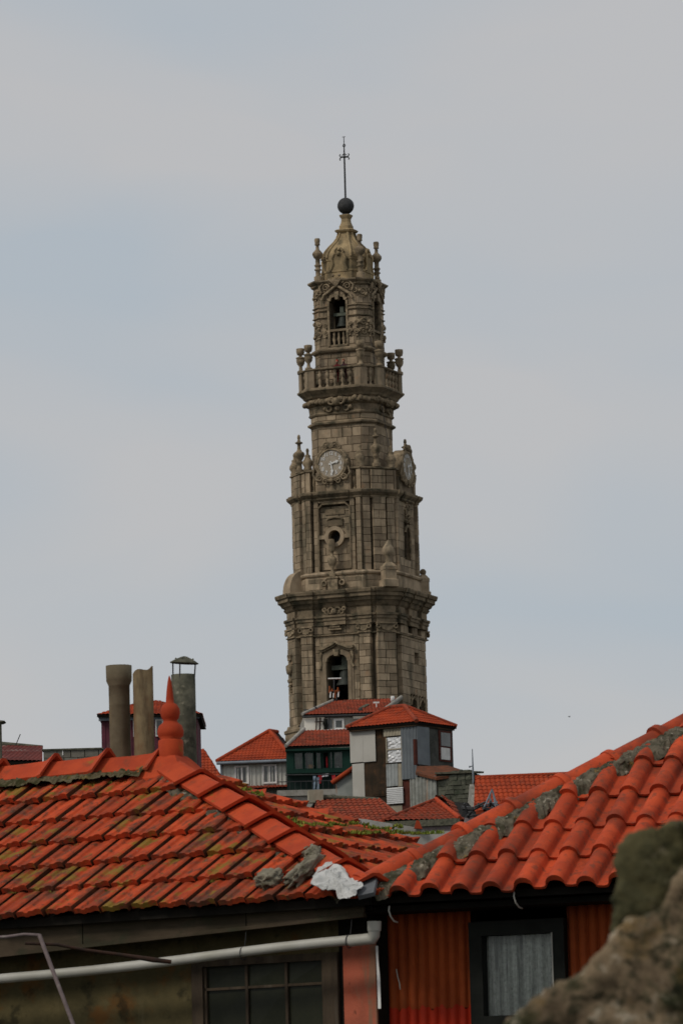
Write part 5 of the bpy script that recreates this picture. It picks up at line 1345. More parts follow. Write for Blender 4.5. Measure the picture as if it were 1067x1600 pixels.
e0, e1 = G.L(445.5,1167.5,-.3), G.L(551,1163.5,-.3); t0, t1 = G.L(475,1141,3.0), G.L(551,1141,3.0)
tiled('roof', [e0,e1,t1,t0], mt['tile_dark'], gh)
rod(gh, e0+Vector((.05,-.03,.08)), t0+Vector((0,0,.08)), .12, mt['verge'], 'verge')
b = MB(); b.box(e0.x,e1.x,e0.y+.05,.5,e0.z-.24,e0.z-.10); b.build('eave_board', mt['wood_green2'], gh)
rod(gh, G.L(446,1211,-.5), G.L(551,1209.5,-.5), .035, mt['iron'], 'clothes_line')
lz = G.L(500,1234,-.6).z
b = MB(); b.box(a.x-.6,c.x+.2,-.9,.5,lz-.35,lz); b.box(a.x-.6,c.x+.2,-.7,.5,0,lz-.35); b.build('ledge', mt['verge'], gh)
b = MB(); b.box(a.x-.6,c.x+.2,-.86,-.80,lz+.50,lz+.55)
for i in range(12): x = a.x+(c.x-a.x)*(i+.5)/12; b.box(x-.015,x+.015,-.85,-.81,lz-.02,lz+.5)
b.build('railing', mt['iron'], gh)
def hung(name, pts, m, label, y=-.5):
    P = [G.M @ G.L(px,py,y) for px,py in pts]; base = sum(P,Vector())/len(P); base.z = min(p.z for p in P)
    b = MB(); b.slab([p-base for p in P], (0,.05,0)); me = b.mesh(name)
    bm = bmesh.new(); bm.from_mesh(me); bmesh.ops.triangulate(bm,faces=bm.faces); bmesh.ops.subdivide_edges(bm,edges=bm.edges,cuts=3,use_grid_fill=True)
    for v in bm.verts: v.co.y += .05*noise.noise(v.co*5+Vector((pts[0][0],0,0)))
    bm.to_mesh(me); bm.free(); o = obj(name, me, mt[m]); o.location = base; tag(o, label, 'laundry', None)
hung('hanging_jeans', [(489,1212),(493.5,1212),(493,1226),(492,1240),(489,1240),(489.5,1226)], 'cloth_b', 'leg of pale blue jeans at the end of the clothes line below the gallery')
hung('hanging_jeans', [(494.5,1215),(499,1214),(498.5,1228),(498.5,1239),(494.5,1239),(495,1228)], 'cloth_b', 'pale blue trousers beside the red top on the clothes line')
hung('red_shirt', [(496.5,1212),(501,1210.5),(504,1212),(502,1219),(501,1224),(497.5,1224),(498,1217)], 'cloth_r', 'small red top with pale trim on the clothes line')
hung('hanging_towel', [(501.5,1209.5),(507,1209),(507,1213.5),(502,1214)], 'cloth_w', 'short white cloth next to the red top on the clothes line')
hung('hanging_towel', [(507.8,1209),(513.5,1208.5),(513,1212.5),(508,1213.5)], 'cloth_w', 'short white cloth next to the dark red cloths on the clothes line')
hung('hanging_towel', [(518,1211),(524,1210),(524,1219),(519,1218)], 'cloth_r', 'dark red cloth farthest along the clothes line, near the shed')
# --- attic house above, right under the tower
K = frame_at(474, 1142, 332.0, rad(3))
ah = thing('attic_house', 'white-walled attic storey with dark windows and dull red gabled roof below the tower', 'house', K)
a, c = K.L(475,1119), K.L(592,1115)
b = MB(); b.box(a.x,c.x,.0,7,0,a.z+.05); b.build('wall', mt['verge'], ah)
quadbox(ah,'wall_panel',mt['cream'],K,[(475.5,1121),(507,1120),(507,1142),(475.5,1143)],-.06,.06)
quadbox(ah,'wall_panel',mt['cream'],K,[(552,1118),(590,1116.5),(590,1122),(552,1123)],-.06,.06)
casement(ah,K,508,521,1122,1140,1,-.02,'verge'); casement(ah,K,522,537,1123,1140,1,-.02)
for x in (494,500,513.5): rod(ah, K.L(x,1140,-.18), K.L(x+.5,1121.5,-.18), .045, mt['rustrod'] if x!=513.5 else mt['iron'], 'pole')
rod(ah, K.L(492,1128,-.18), K.L(505,1127,-.18), .035, mt['rustrod'], 'rail')
lump('creeper', mt['darkpaint'], ah, K.L(508.5,1131,-.1), (.14,.15,.42), 4, .6, 3)
quadbox(ah,'sill',mt['white'],K,[(500,1142.5),(552,1139.5),(552,1137.5),(500,1140.5)],-.25,.3)
e0, e1 = K.L(472.5,1117.5,-.14), K.L(592,1113.5,-.14); t0, t1 = K.L(521,1096,3.0), K.L(622,1091,3.0)
tiled('roof', [e0,e1,t1,t0], mt['tile_dark'], ah)
rod(ah, e0+Vector((0,0,.08)), t0+Vector((0,0,.08)), .11, mt['verge'], 'verge')
rod(ah, e1+Vector((.2,0,.08)), t1+Vector((.2,0,.08)), .13, mt['verge'], 'verge')
b = MB(); b.slab([e1+Vector((.2,0,0)), t1+Vector((.2,0,0)), Vector((e1.x+.2, 6.2, e1.z))], (.15,0,0)); b.build('gable_wall', mt['verge'], ah)
rod(ah, e0+Vector((0,-.05,-.12)), e1+Vector((0,-.05,-.12)), .07, mt['iron'], 'gutter')
tiled('roof', [Vector((e1.x,6.4,e1.z)),Vector((e0.x,6.4,e0.z)),t0,t1], mt['tile_dark'], ah)
def roofpt(px,py): 
    nn_ = (e1-e0).cross(t0-e0).normalized(); return K.on(px,py,e0,nn_)
b = MB(); p = roofpt(588,1106); b.box(p.x-.03,p.x+.03,p.y-.03,p.y+.03,p.z-.1,p.z+.33); b.box(p.x-.2,p.x+.2,p.y-.04,p.y+.04,p.z+.3,p.z+.40); b.build('vent_pipe', mt['white'], ah)
b = MB(); p = roofpt(613.5,1100); b.lathe([(.12,-.1),(.12,.2),(.15,.21),(.13,.5),(.08,.52)],p,10); b.build('vent_pipe', mt['white'], ah)
for px,py in ((563,1111),(492,1109),(478,1114)):
    lump('roof_vent', mt['iron'], ah, roofpt(px,py)+Vector((0,0,.08)), (.14,.12,.16), px, .3, 2)
b = MB(); P_ = [roofpt(x,y)+Vector((0,-.05,.09)) for x,y in ((561,1108),(572,1102),(578,1102),(570,1106.5))]; b.slab(P_,(0,0,-.05)); b.build('roof_patch', mt['fibre_moss'], ah)
# tv aerial that stands before the belfry opening
p = roofpt(521,1097)
fr = Frame(K.M @ p); an = thing('television_aerial', 'rooftop aerial with pale crossbar and orange and white prongs before the belfry window', 'aerial', fr)
I = fr.I; pt = lambda x,y: I @ (K.M @ K.L(x,y,p.y))
b = MB(); b.tube([pt(521.5,1099),pt(522,1060)],.04,6); b.build('mast', mt['iron'], an)
b = MB(); b.tube([pt(512.5,1060.5),pt(533,1060)],.05,6); b.build('crossbar', mt['white'], an)
mt['orange'] = M('orange_plastic', (0.32,0.085,0.025), (0.22,0.06,0.02), 4, .6, 0, 1, 0)
for x,y0,y1,m_ in ((514.5,1072,1083,'orange'),(516,1081,1090,'white'),(518.5,1076,1080,'orange'),(521,1083,1090,'white'),(523.5,1080,1091,'orange'),(525.5,1085,1095,'iron'),(527.5,1074,1082,'orange'),(528.5,1081,1089,'white')):
    b = MB(); b.tube([pt(x,y1),pt(x+.5,y0)],.05,6); b.build('prong', mt[m_], an)
b = MB(); b.tube([pt(513.5,1080),pt(530,1079)],.035,6); b.build('boom', mt['orange'], an)

# --- patchwork shed
Sd = frame_at(650, 1240, 285.0, rad(-33))
sh = thing('patchwork_shed', 'tall shed patched with mismatched metal sheets under an orange hipped roof', 'shed', Sd)
sx0, sx1 = Sd.L(548,1150).x, Sd.L(651,1150).x; sz = Sd.L(620,1132).z; dpt = Sd.X(706,1160,sx1).y
b = MB(); b.box(sx0,sx1,0.05,dpt,0,sz-.06); 
mt['rustdark'] = M('dark_rusted_sheet', (0.03,0.022,0.014), (0.055,0.034,0.02), 1.3, 0.9, 0.3, 8, 0, [((0.13,0.06,0.025), 2, .56,.72, ONE,.6), ((0.02,0.018,0.013), 3, .55,.7, V,.7)])
b.build('wall', mt['rustdark'], sh)
mt['lightsheet'] = M('light_grey_panel', (0.46,0.445,0.40), (0.40,0.385,0.34), .6, .7, .1, 8, 0.03, [((0.20,0.18,0.14), 1.6, .58,.75, V,.45)])
mt['bluesheet'] = M('blue_grey_sheet', (0.17,0.19,0.20), (0.125,0.14,0.15), .8, .5, .1, 8, 0.03, [((0.10,0.09,0.07), 1.6, .58,.75, V,.5)], metallic=.3)
mt['galv'] = M('streaked_galvanised_sheet', (0.30,0.31,0.28), (0.20,0.205,0.18), 2.0, .6, .1, 8, 0.03, [((0.36,0.16,0.06), 1.5, .53,.65, (1,1,.05),.75), ((0.10,0.07,0.04), 2.6, .58,.7, V,.5)])
mt['zinc'] = M('weathered_zinc', (0.33,0.35,0.34), (0.24,0.255,0.245), 1.5, .6, .1, 8, 0.03, [((0.15,0.13,0.10), 1.8, .58,.75, V,.5)])
mt['rustorange'] = M('rusty_orange_sheet', (0.34,0.36,0.33), (0.26,0.28,0.26), .9, .7, .1, 8, 0, [((0.42,0.15,0.04), .55, .48,.60, (1,1,.25),.85)])
mt['beige'] = M('beige_sheet', (0.36,0.32,0.24), (0.27,0.24,0.18), 1.5, .8, .1, 8, 0, [((0.16,0.11,0.06), 2, .55,.7, V,.6)])
mt['redbrown'] = M('red_brown_paint', (0.10,0.028,0.018), (0.065,0.02,0.014), 1.5, .8, .1, 8, 0)
def sheet(name, m, x0, x1, y0, y1, yy, pitch=.0, amp=.03):
    p, r_ = Sd.L(x0,y1,yy), Sd.L(x1,y0,yy)
    if pitch: return corr(name, p.x, r_.x, p.z, r_.z, yy, mt[m], sh, pitch, amp, None, 6)
    b = MB(); b.box(p.x,r_.x,yy,yy+.03,p.z,r_.z); return b.build(name, mt[m], sh)
sheet('wall_panel','lightsheet',547.5,566,1137,1192,-.05); sheet('wall_panel','lightsheet',566.3,585.5,1136,1191,-.04)
sheet('wall_panel','lightsheet',551.5,568.5,1192.3,1250,-.055)
sheet('wall_panel','rustdark',569,604,1193,1246,-.02); 
sheet('metal_sheet','beige',599,627,1134,1151,-.10,.20,.02)
sheet('metal_sheet','bluesheet',627.3,649.5,1132,1218,-.16,.22,.03)
sheet('metal_sheet','zinc',604,621,1193,1229,-.11,.22,.03); sheet('metal_sheet','beige',621.5,627.5,1193,1229,-.10,.22,.02)
mt['shine'] = M('bright_white_sheet', (0.72,0.72,0.70), (0.64,0.64,0.62), 1, .35, 0, 8, 0, metallic=.2)
o = sheet('metal_sheet','shine',605,629.5,1229.5,1257,-.14)
p, r_ = Sd.L(605,1257,-.14), Sd.L(629.5,1229.5,-.14)
for i in range(9):
    z = p.z+(r_.z-p.z)*(i+.5)/9; b = MB(); b.box(p.x,r_.x,-.19,-.138,z-.03,z+.015); b.build('slat', mt['shine'], o)
# crumpled foil
p, r_ = Sd.L(606.5,1192,-.08), Sd.L(627,1151,-.08); b = MB(); N = 16; rows_ = []
for j in range(N+1):
    rows_.append([Vector((p.x+(r_.x-p.x)*i/N, -.09-.06*abs(noise.noise(Vector((i*.22+j*.16,j*.42-i*.12,2)))), p.z+(r_.z-p.z)*j/N)) for i in range(N+1)])
b.loft(rows_,False,False,False); foil_ = b.build('foil_sheet', M('silver_foil',(.75,.75,.74),(.66,.66,.65),2,.28,0,8,0,metallic=.5), sh)
z = p.z+(r_.z-p.z)*.52; b = MB(); b.box(p.x-.05,r_.x+.05,-.17,-.12,z-.03,z+.03); b.box(p.x-.08,p.x-.02,-.17,-.06,p.z,r_.z); b.box(r_.x+.02,r_.x+.08,-.17,-.06,p.z,r_.z); b.build('foil_frame', mt['beige'], foil_)
sheet('door_gap','redbrown',627.5,641,1219,1269,-.03)
sheet('metal_sheet','galv',641,650.5,1209,1267,-.12,.22,.03)
sheet('wall_panel','beige',604.5,628,1257.5,1272,-.05)
sheet('shelf','rustdark',577,596,1234,1236.5,-.25)
# right side of the shed, drawn on the plane x = sx1
def rs(px,py,x=0): return Sd.X(px,py,sx1+x)
def sidep(name, m, x0,x1,y0,y1,off,th=.05):
    pa_, pb_ = rs(x0,(y0+y1)/2,off), rs(x1,(y0+y1)/2,off); z0, z1 = rs((x0+x1)/2,y1,off).z, rs((x0+x1)/2,y0,off).z
    b = MB(); b.box(sx1+off-th,sx1+off,pa_.y,pb_.y,z0,z1); return b.build(name, mt[m], sh)
ymax = rs(706,1160).y
mt['roughgrey'] = M('dark_rough_render', (0.085,0.085,0.075), (0.05,0.052,0.045), 1.3, .95, .3, 8, 0, [((0.13,0.13,0.11),2.5,.55,.7,ONE,.6)])
b = MB(); b.box(sx1+.003,sx1+.05,.05,ymax,rs(680,1200).z-9,sz-.08); b.build('side_wall', mt['roughgrey'], sh)
sidep('metal_sheet','bluesheet',652,671,1134,1195,.12)
wn = sidep('window','redbrown',686,705.5,1142,1190,.10,.06)
sidep('pane','paneglass',689,703.5,1145,1166,.13,.04).parent = wn; sidep('pane','white',689.5,703,1168.5,1187,.14,.04).parent = wn
sidep('corner_post','redbrown',648.5,652,1155,1195,.15,.12)
# roof
ymx = ymax+.15; ov = .38
h0 = Sd.L(541,1138,-ov); 
ez = h0.z; A_ = Vector((h0.x,-ov,ez)); B_ = Vector((sx1+.25,-ov,ez)); C_ = Vector((sx1+.25,ymx,ez)); D_ = Vector((h0.x,ymx,ez))
apx = Sd.L(632,1104.5,ymx*.45); apl = Vector((apx.x-1.0, ymx*.45, apx.z+.0))
tiled('roof', [A_,B_,apx,apl], mt['tile_far'], sh, .24, .38, .05); tiled('roof', [B_,C_,apx], mt['tile_far'], sh, .24, .38, .05)
tiled('roof', [C_,D_,apl,apx], mt['tile_far'], sh, .24, .38, .05); tiled('roof', [D_,A_,apl], mt['tile_far'], sh, .24, .38, .05)
for a_, c_ in ((apx,B_),(apx,C_),(apl,A_),(apl,apx)): rod(sh, a_+up_, c_+up_, .12, mt['tile_dark'], 'hip_tiles')
b = MB(); b.box(A_.x+.1,B_.x-.1,A_.y+.1,C_.y-.1,ez-.20,ez-.08); b.build('eave_board', mt['rustdark'], sh)
# rusty ledge and lean-to right of the shed, then the ruined stone stump
mt['rustledge'] = M('rusty_ledge', (0.17,0.06,0.03), (0.11,0.045,0.025), 1.5, .9, .2, 8, 0, [((0.05,0.035,0.025),2.5,.5,.65,ONE,.7)])
St = frame_at(665, 1250, 283.0, rad(-30))
lt = thing('corrugated_lean_to', 'low lean-to of rust-streaked corrugated sheets under a rusty ledge roof', 'lean-to', St)
p, r_ = St.L(650,1268), St.L(681,1212)
corr('metal_sheet', p.x, r_.x, 0, r_.z, 0, mt['galv'], lt, .22, .03, None, 6)
b = MB(); b.box(p.x,r_.x,.06,2.2,0,r_.z-.05); b.build('wall', mt['rustdark'], lt)
b = MB(); P_ = [St.L(649,1207,-.1),St.L(681,1215,-.2),St.L(734,1207,1.2),St.L(700,1196,2.5),St.L(651,1197,1.0)]; b.slab(P_,(0,0,-.14)); b.build('ledge_roof', mt['rustledge'], lt)
rk = thing('stone_stump', 'mossy ruined stump of rubble masonry beside the patched shed', 'ruin', frame_at(712,1256,282.5,rad(-14)))
Kf = frame_at(712,1256,282.5,rad(-14))
mt['rubble'] = M('mossy_rubble_stone', (0.12,0.12,0.09), (0.075,0.08,0.058), 1.6, .95, .4, 8, 0.3, [((0.04,0.05,0.03),1.4,.5,.65,ONE,.7), ((0.17,0.16,0.12),3,.58,.7,ONE,.5)])
mt['rubblejoint'] = M('rubble_bedding', (0.035,0.038,0.028), (0.05,0.05,0.036), 2, .95, .2, 8, 0)
kx0, kx1 = Kf.L(681,1230).x, Kf.L(741,1230).x; kz0, kz1 = Kf.L(710,1258).z, Kf.L(710,1209).z
b = MB(); b.box(kx0+.04,kx1-.04,.06,1.5,0,kz1-.02); b.build('core', mt['rubblejoint'], rk)
rr2 = random.Random(5); z = kz0-1.0
bev = MB(); bev.loft([[Vector((x,y,z_)) for x,y in ((0,0),(1,0),(1,1),(0,1))] for z_ in (0,1)])
while z < kz1:
    h = rr2.uniform(.22,.34); x = kx0
    h = min(h, kz1-z) 
    while x < kx1-.05:
        w = min(rr2.uniform(.28,.62), kx1-x)
        if w < .1: break
        jj = lambda: rr2.uniform(-.028,.028); yy0 = rr2.uniform(-.03,.04); sb = MB(); sb.hexa([(x+.012+jj(),yy0+jj(),z+.012+jj()),(x+w-.012+jj(),yy0+jj(),z+.012+jj()),(x+w-.012+jj(),yy0+jj(),z+h-.012+jj()),(x+.012+jj(),yy0+jj(),z+h-.012+jj()),(x,.3,z),(x+w,.3,z),(x+w,.3,z+h),(x,.3,z+h)]); sb.build('stone', mt['rubble'], rk)
        x += w
    for yy in (.45,.9,1.3):
        lump('stone', mt['rubble'], rk, (kx1-.05,yy,z+h/2), (.14,.25,h*.56), rr2.random()*50, .12, 1, None, .75)
    z += h
    if h < .05: break
b = MB(); b.slab([Kf.L(679,1209.5,-.15),Kf.L(744,1207.5,-.1),Vector((kx1+.2,1.6,kz1+.1)),Vector((kx0-.1,1.6,kz1+.1))],(0,0,.10)); b.build('cap_slab', mt['fibre_moss'], rk)
for i in range(6): lump('rubble_piece', mt['rubble'], rk, (kx0+(kx1-kx0)*rr2.random(), .2+rr2.random()*.8, kz1+.16), (rr2.uniform(.12,.3),.14,.09), i, .3, 2)
frm = frame_at(737,1250,281.5); fm_ = Frame(frm.M @ frm.L(738,1252)); am = thing('antenna_mast', 'thin grey antenna mast standing by the mossy stone stump', 'antenna', frm)
b = MB(); p0 = frm.L(738.5,1256); p1 = frm.L(737.5,1170); p0.z = 0; b.tube([p0, Vector((p1.x,p1.y,frm.L(738,1200).z)), p1],[.055,.05,.02],7); b.build('mast', mt['gutter'], am)
b = MB(); q0 = frm.L(733.5,1198); q1 = frm.L(737.5,1197); b.tube([q0,q1],.03,5); b.ball(q0,.06,5); b.build('bracket', mt['gutter'], am)
# little lean-to left of the shed with the rusty orange sheet
Ln = frame_at(540,1245,289.0,rad(-8)); ln = thing('small_lean_to', 'small pale lean-to wall with an orange rust streak and tiled verge', 'lean-to', Ln)
P_ = [Ln.L(524,1250),Ln.L(552,1250),Ln.L(552,1202),Ln.L(524,1222)]; P_[0].z = P_[1].z = 0
b = MB(); b.slab(P_,(0,1.6,0)); b.build('wall', mt['rustorange'], ln)
rod(ln, Ln.L(518.5,1223.5,-.1), Ln.L(552,1200,-.1), .14, mt['tile_far'], 'verge_tiles')

# --- low roofs in front of the shed
def ground_house(fr, x0, x1, y0, y1, z1, m, parent):
    b = MB(); b.box(x0,x1,y0,y1,0,z1); return b.build('wall', m, parent)
J = frame_at(560,1283,210.0,rad(8)); jh = thing('low_house', 'low house with long dark red tiled roof beside the patched shed', 'house', J)
e0, e1 = J.L(486,1292), J.L(634,1288); t0, t1 = J.L(494,1247,3.6), J.L(592,1252,3.6)
tiled('roof', [e0,e1,t1,t0], mt['tile_dark'], jh, .22,.36,.05)
tiled('roof', [e1,Vector((e1.x-.4,7.0,e1.z)),t1], mt['tile_dark'], jh, .22,.36,.05)
tiled('roof', [Vector((e1.x-.4,7.0,e1.z)),Vector((e0.x,7.0,e0.z)),t0,t1], mt['tile_dark'], jh)
rod(jh,t0+up_,t1+up_,.10,mt['fibre_moss'],'ridge'); rod(jh,e1+up_,t1+up_,.09,mt['tile_dark'],'hip_tiles')
ground_house(J, e0.x+.3, e1.x-.5, .4, 6.6, e0.z-.1, mt['verge'], jh)
b = MB(); p = J.L(500,1249,3.7); b.box(p.x-.5,p.x+.1,3.4,3.9,t0.z-.2,t0.z+.32); b.build('ridge_block', mt['beige'], jh)
N_ = frame_at(680,1290,190.0,rad(-16)); nh = thing('hipped_low_house', 'low house with small dark tiled hipped roof and mossy eave board', 'house', N_)
e0, e1 = N_.L(598,1283.5), N_.L(718,1281); apx = N_.L(681,1251,2.7)
e2 = N_.L(768,1284,5.6); e2.z = e1.z
tiled('roof', [e0,e1,apx], mt['tile_dark'], nh, .2,.32,.05); tiled('roof', [e1,e2,Vector((apx.x+.9,apx.y+1.3,apx.z)),apx], mt['tile_dark'], nh, .2,.32,.05)
tiled('roof', [Vector((e0.x,5.6,e0.z)),e0,apx], mt['tile_dark'], nh, .2,.32,.05); tiled('roof', [e2,Vector((e0.x,5.6,e0.z)),apx,Vector((apx.x+.9,apx.y+1.3,apx.z))], mt['tile_dark'], nh, .2,.32,.05)
rod(nh,apx+up_,e1+up_,.09,mt['tile_ridge'],'hip_tiles'); rod(nh,apx+up_,e0+up_,.07,mt['tile_dark'],'hip_tiles')
b = MB(); b.box(e0.x,e1.x,-.03,.12,e0.z-.26,e0.z-.02); b.build('eave_board', mt['fibre_moss'], nh)
mt['mauve'] = M('mauve_render',(0.26,0.21,0.21),(0.20,0.165,0.16),1,.9,.1,8,0)
ground_house(N_, e0.x+.2, e1.x-.1, .12, 5.3, e0.z-.2, mt['mauve'], nh)
# heap of roof litter and a bent frame right of it
lf = frame_at(765,1262,186.0); lt_ = thing('debris_heap', 'dark heap of broken tiles and poles on the low roof', 'debris', Frame(Vector((lf.M.translation.x,lf.M.translation.y,0))))
I = lt_.matrix_world.inverted(); zs = lambda px,py,Y=186.0: I @ at(px,py,Y)
rq = random.Random(8); b = MB()
for i in range(46):
    p = zs(rq.uniform(728,782), rq.uniform(1256,1284), rq.uniform(184.5,187)); p.z -= .0
    d = Vector((rq.uniform(-1,1),rq.uniform(-1,1),rq.uniform(-.2,.6))).normalized()*rq.uniform(.2,.6)
    b.tube([p-d*.5,p+d*.5],rq.uniform(.03,.08),5,False)
b.build('broken_pieces', mt['iron'], lt_, kind='stuff')
b = MB(); p0_,p1_ = zs(725,1270),zs(785,1270); b.box(p0_.x,p1_.x,-.8,1.2,0,zs(750,1280).z); b.build('base_wall', mt['mauve'], lt_)
for pts_ in (((762,1268),(768,1233),(775,1268)),((756,1262),(768,1235)),((768,1233),(780,1272)),((758,1256),(777,1254)),((764,1245),(771,1262))):
    b = MB(); b.tube([zs(*q_) for q_ in pts_],.035,5); b.build('bent_pole', mt['gutter'], lt_)
for i in range(7):
    p = zs(rq.uniform(735,775), rq.uniform(1262,1276), 185); b = MB(); b.box(p.x-.14,p.x+.14,p.y-.1,p.y+.1,p.z-.05,p.z+.06); b.build('broken_tile', mt['tile_far'], lt_)
# --- long orange roof at the right
Rr = frame_at(820,1262,235.0,rad(4)); rh = thing('long_roofed_house', 'house with a long plain orange tiled roof beyond the hip of the S-tile roof', 'house', Rr)
e0, e1 = Rr.L(738,1300), Rr.L(985,1294); t0, t1 = Rr.L(742,1217,5.0), Rr.L(985,1207,5.0)
tiled('roof', [e0,e1,t1,t0], mt['tile_far'], rh, .23,.40,.06)
tiled('roof', [Vector((e1.x,10,e1.z)),Vector((e0.x,10,e0.z)),t0,t1], mt['tile_far'], rh, .23,.40,.06)
rod(rh,t0+up_,t1+up_,.10,mt['tile_far'],'ridge_tiles'); rz_ = min(t0.z,t1.z)
ground_house(Rr, e0.x+.4, e1.x-.4, .5, 9.5, e0.z-.1, mt['verge'], rh)
b = MB(); b.slab([Vector((e0.x+.4,.5,e0.z-.1)),Vector((e0.x+.4,9.5,e0.z-.1)),Vector((e0.x+.4,5,t0.z-.25))],(.2,0,0)); b.build('gable_wall', mt['verge'], rh)
# --- roof between the chimney pipes and the grey house
Ir = frame_at(325,1215,300.0,rad(0)); ih = thing('orange_roof_house', 'house showing only an orange roof slope beside the grey boarded house', 'house', Ir)
e0, e1 = Ir.L(262,1222), Ir.L(348,1218); t0, t1 = Ir.L(262,1172,3.2), Ir.L(319,1172,3.2)
tiled('roof', [e0,e1,t1,t0], mt['tile_far'], ih, .22,.36,.05); tiled('roof', [e1,Vector((e1.x,6.4,e1.z)),t1], mt['tile_far'], ih)
tiled('roof', [Vector((e1.x,6.4,e1.z)),Vector((e0.x,6.4,e0.z)),t0,t1], mt['tile_far'], ih)
ground_house(Ir, e0.x+.3, e1.x-.4, .4, 6.0, e0.z-.1, mt['verge'], ih)
# --- maroon boarded house behind the chimney pipes
Pu = frame_at(235,1190,265.0,rad(0)); ph = thing('maroon_house', 'maroon boarded house with white sash window behind the chimney pipes', 'house', Pu)
mt['maroon'] = M('maroon_boards', (0.12,0.035,0.05), (0.075,0.025,0.034), 1.2, .8, .15, 8, 0.1, [((0.20,0.12,0.10),1.6,.58,.72,V,.6)])
x0, x1 = Pu.L(159,1150).x, Pu.L(309,1150).x; zt_ = Pu.L(235,1121).z
b = MB(); b.box(x0,x1,.05,6,0,zt_); b.build('wall', mt['maroon'], ph)
n = 22
for i in range(n):
    u = x0+(x1-x0)*i/n; b = MB(); b.box(u+.012,u+(x1-x0)/n-.012,.0,.06,zt_-2.6,zt_); b.build('board', mt['maroon'], ph)
b = MB(); b.box(x0-.12,x1+.12,-.16,.05,zt_-.12,zt_+.10); b.build('eave_moulding', mt['gutter'], ph)
e0, e1 = Pu.L(152,1117,-.4), Pu.L(316,1116,-.4); apl, apr = Pu.L(228,1095.5,3.0), Pu.L(246,1095,3.0)
tiled('roof',[e0,e1,apr,apl],mt['tile_far'],ph); tiled('roof',[e1,Vector((e1.x,6.4,e1.z)),apr],mt['tile_far'],ph); tiled('roof',[Vector((e0.x,6.4,e0.z)),e0,apl],mt['tile_far'],ph); tiled('roof',[Vector((e1.x,6.4,e1.z)),Vector((e0.x,6.4,e0.z)),apl,apr],mt['tile_far'],ph)
casement(ph, Pu, 243.5, 255.5, 1123.5, 1151, 1, -.02)
o = casement(ph, Pu, 209, 213, 1123.5, 1151, 1, -.02)
# --- grey block wall
Bw = frame_at(110,1192,110.0,rad(0)); bw = thing('block_wall', 'grey concrete block wall with coping left of the maroon house', 'wall', Bw)
mt['block'] = M('concrete_block', (0.19,0.175,0.145), (0.145,0.135,0.11), 4, .95, .4, 25, .15, [((0.08,0.08,0.06),4,.55,.7,ONE,.6)])
x0, x1 = Bw.L(68,1180).x, Bw.L(160,1180).x; z1 = Bw.L(110,1172).z
b = MB(); b.box(x0+.01,x1-.01,.03,.3,0,z1-.01); b.build('core', mt['joint'], bw)
z = z1; j = 0
while z > z1-.66:
    x = x0 - (.15 if j % 2 else 0)
    while x < x1:
        a_, c_ = max(x,x0), min(x+.295,x1)
        if c_-a_ > .03: b = MB(); b.box(a_+.006,c_-.006,0,.32,z-.16+.005,z-.005); b.build('block', mt['block'], bw)
        x += .30
    z -= .16; j += 1
b = MB(); b.box(x0-.02,x1+.02,-.03,.34,z1,z1+.035); b.build('coping', mt['fibre_moss'], bw)
b = MB(); p = Bw.L(98.5,1175,-.02); b.box(p.x-.012,p.x+.012,-.012,0,p.z-.07,p.z+.07); b.build('white_mark', mt['white'], bw)
# --- dark red corrugated roof and post at far left
Dl = frame_at(30,1190,125.0,rad(-10)); dh = thing('dark_roofed_shed', 'dark red corrugated shed roof with a thin rod, left of the block wall', 'shed', Dl)
e0, e1 = Dl.L(-120,1186,-.6), Dl.L(67,1189,-.6); t0, t1 = Dl.L(-120,1155,1.2), Dl.L(67,1172,1.2)
mt['dullred'] = M('dull_red_sheet',(0.15,0.035,0.028),(0.10,0.028,0.024),2,.8,.1,20,0,[((0.28,0.22,0.19),2.5,.58,.68,(.3,1,1),.7)])
tiled('roof',[e0,e1,t1,t0],mt['dullred'],dh,.11,.9,.02,.01)
b = MB(); b.tube([t0+up_,t1+up_],.06,6); b.build('ridge', mt['fibre_moss'], dh)
b = MB(); b.slab([Vector((e0.x,-.5,0)),Vector((e1.x,-.5,0)),e1+Vector((0,.1,-.12)),e0+Vector((0,.1,-.12))],(0,1.5,0)); b.build('wall', mt['redbrown'], dh)
p0 = Dl.L(25,1165,1.1); p1 = Dl.L(32.5,1147,1.1); b = MB(); b.tube([p0,p1],.012,5); b.build('rod', mt['iron'], dh)
Pl = frame_at(0,1165,118.0); pl_ = thing('capped_post', 'dark mossy post with overhanging cap at the end of the dark red shed', 'post', Pl)
x0 = Pl.L(-20,1140).x; x1 = Pl.L(1.8,1140).x; b = MB(); b.box(x0,x1,0,.35,0,Pl.L(0,1129).z); b.build('shaft', mt['fibre_moss'], pl_)
b = MB(); z = Pl.L(0,1129).z; x2 = Pl.L(8.5,1128).x; b.hexa([(x0-.1,-.1,z),(x1+.03,-.1,z),(x2,-.1,z+.03),(x0-.1,-.1,z+.10),(x0-.1,.45,z),(x1+.03,.45,z),(x2,.45,z+.03),(x0-.1,.45,z+.10)]); b.build('cap', mt['fibre_moss'], pl_)
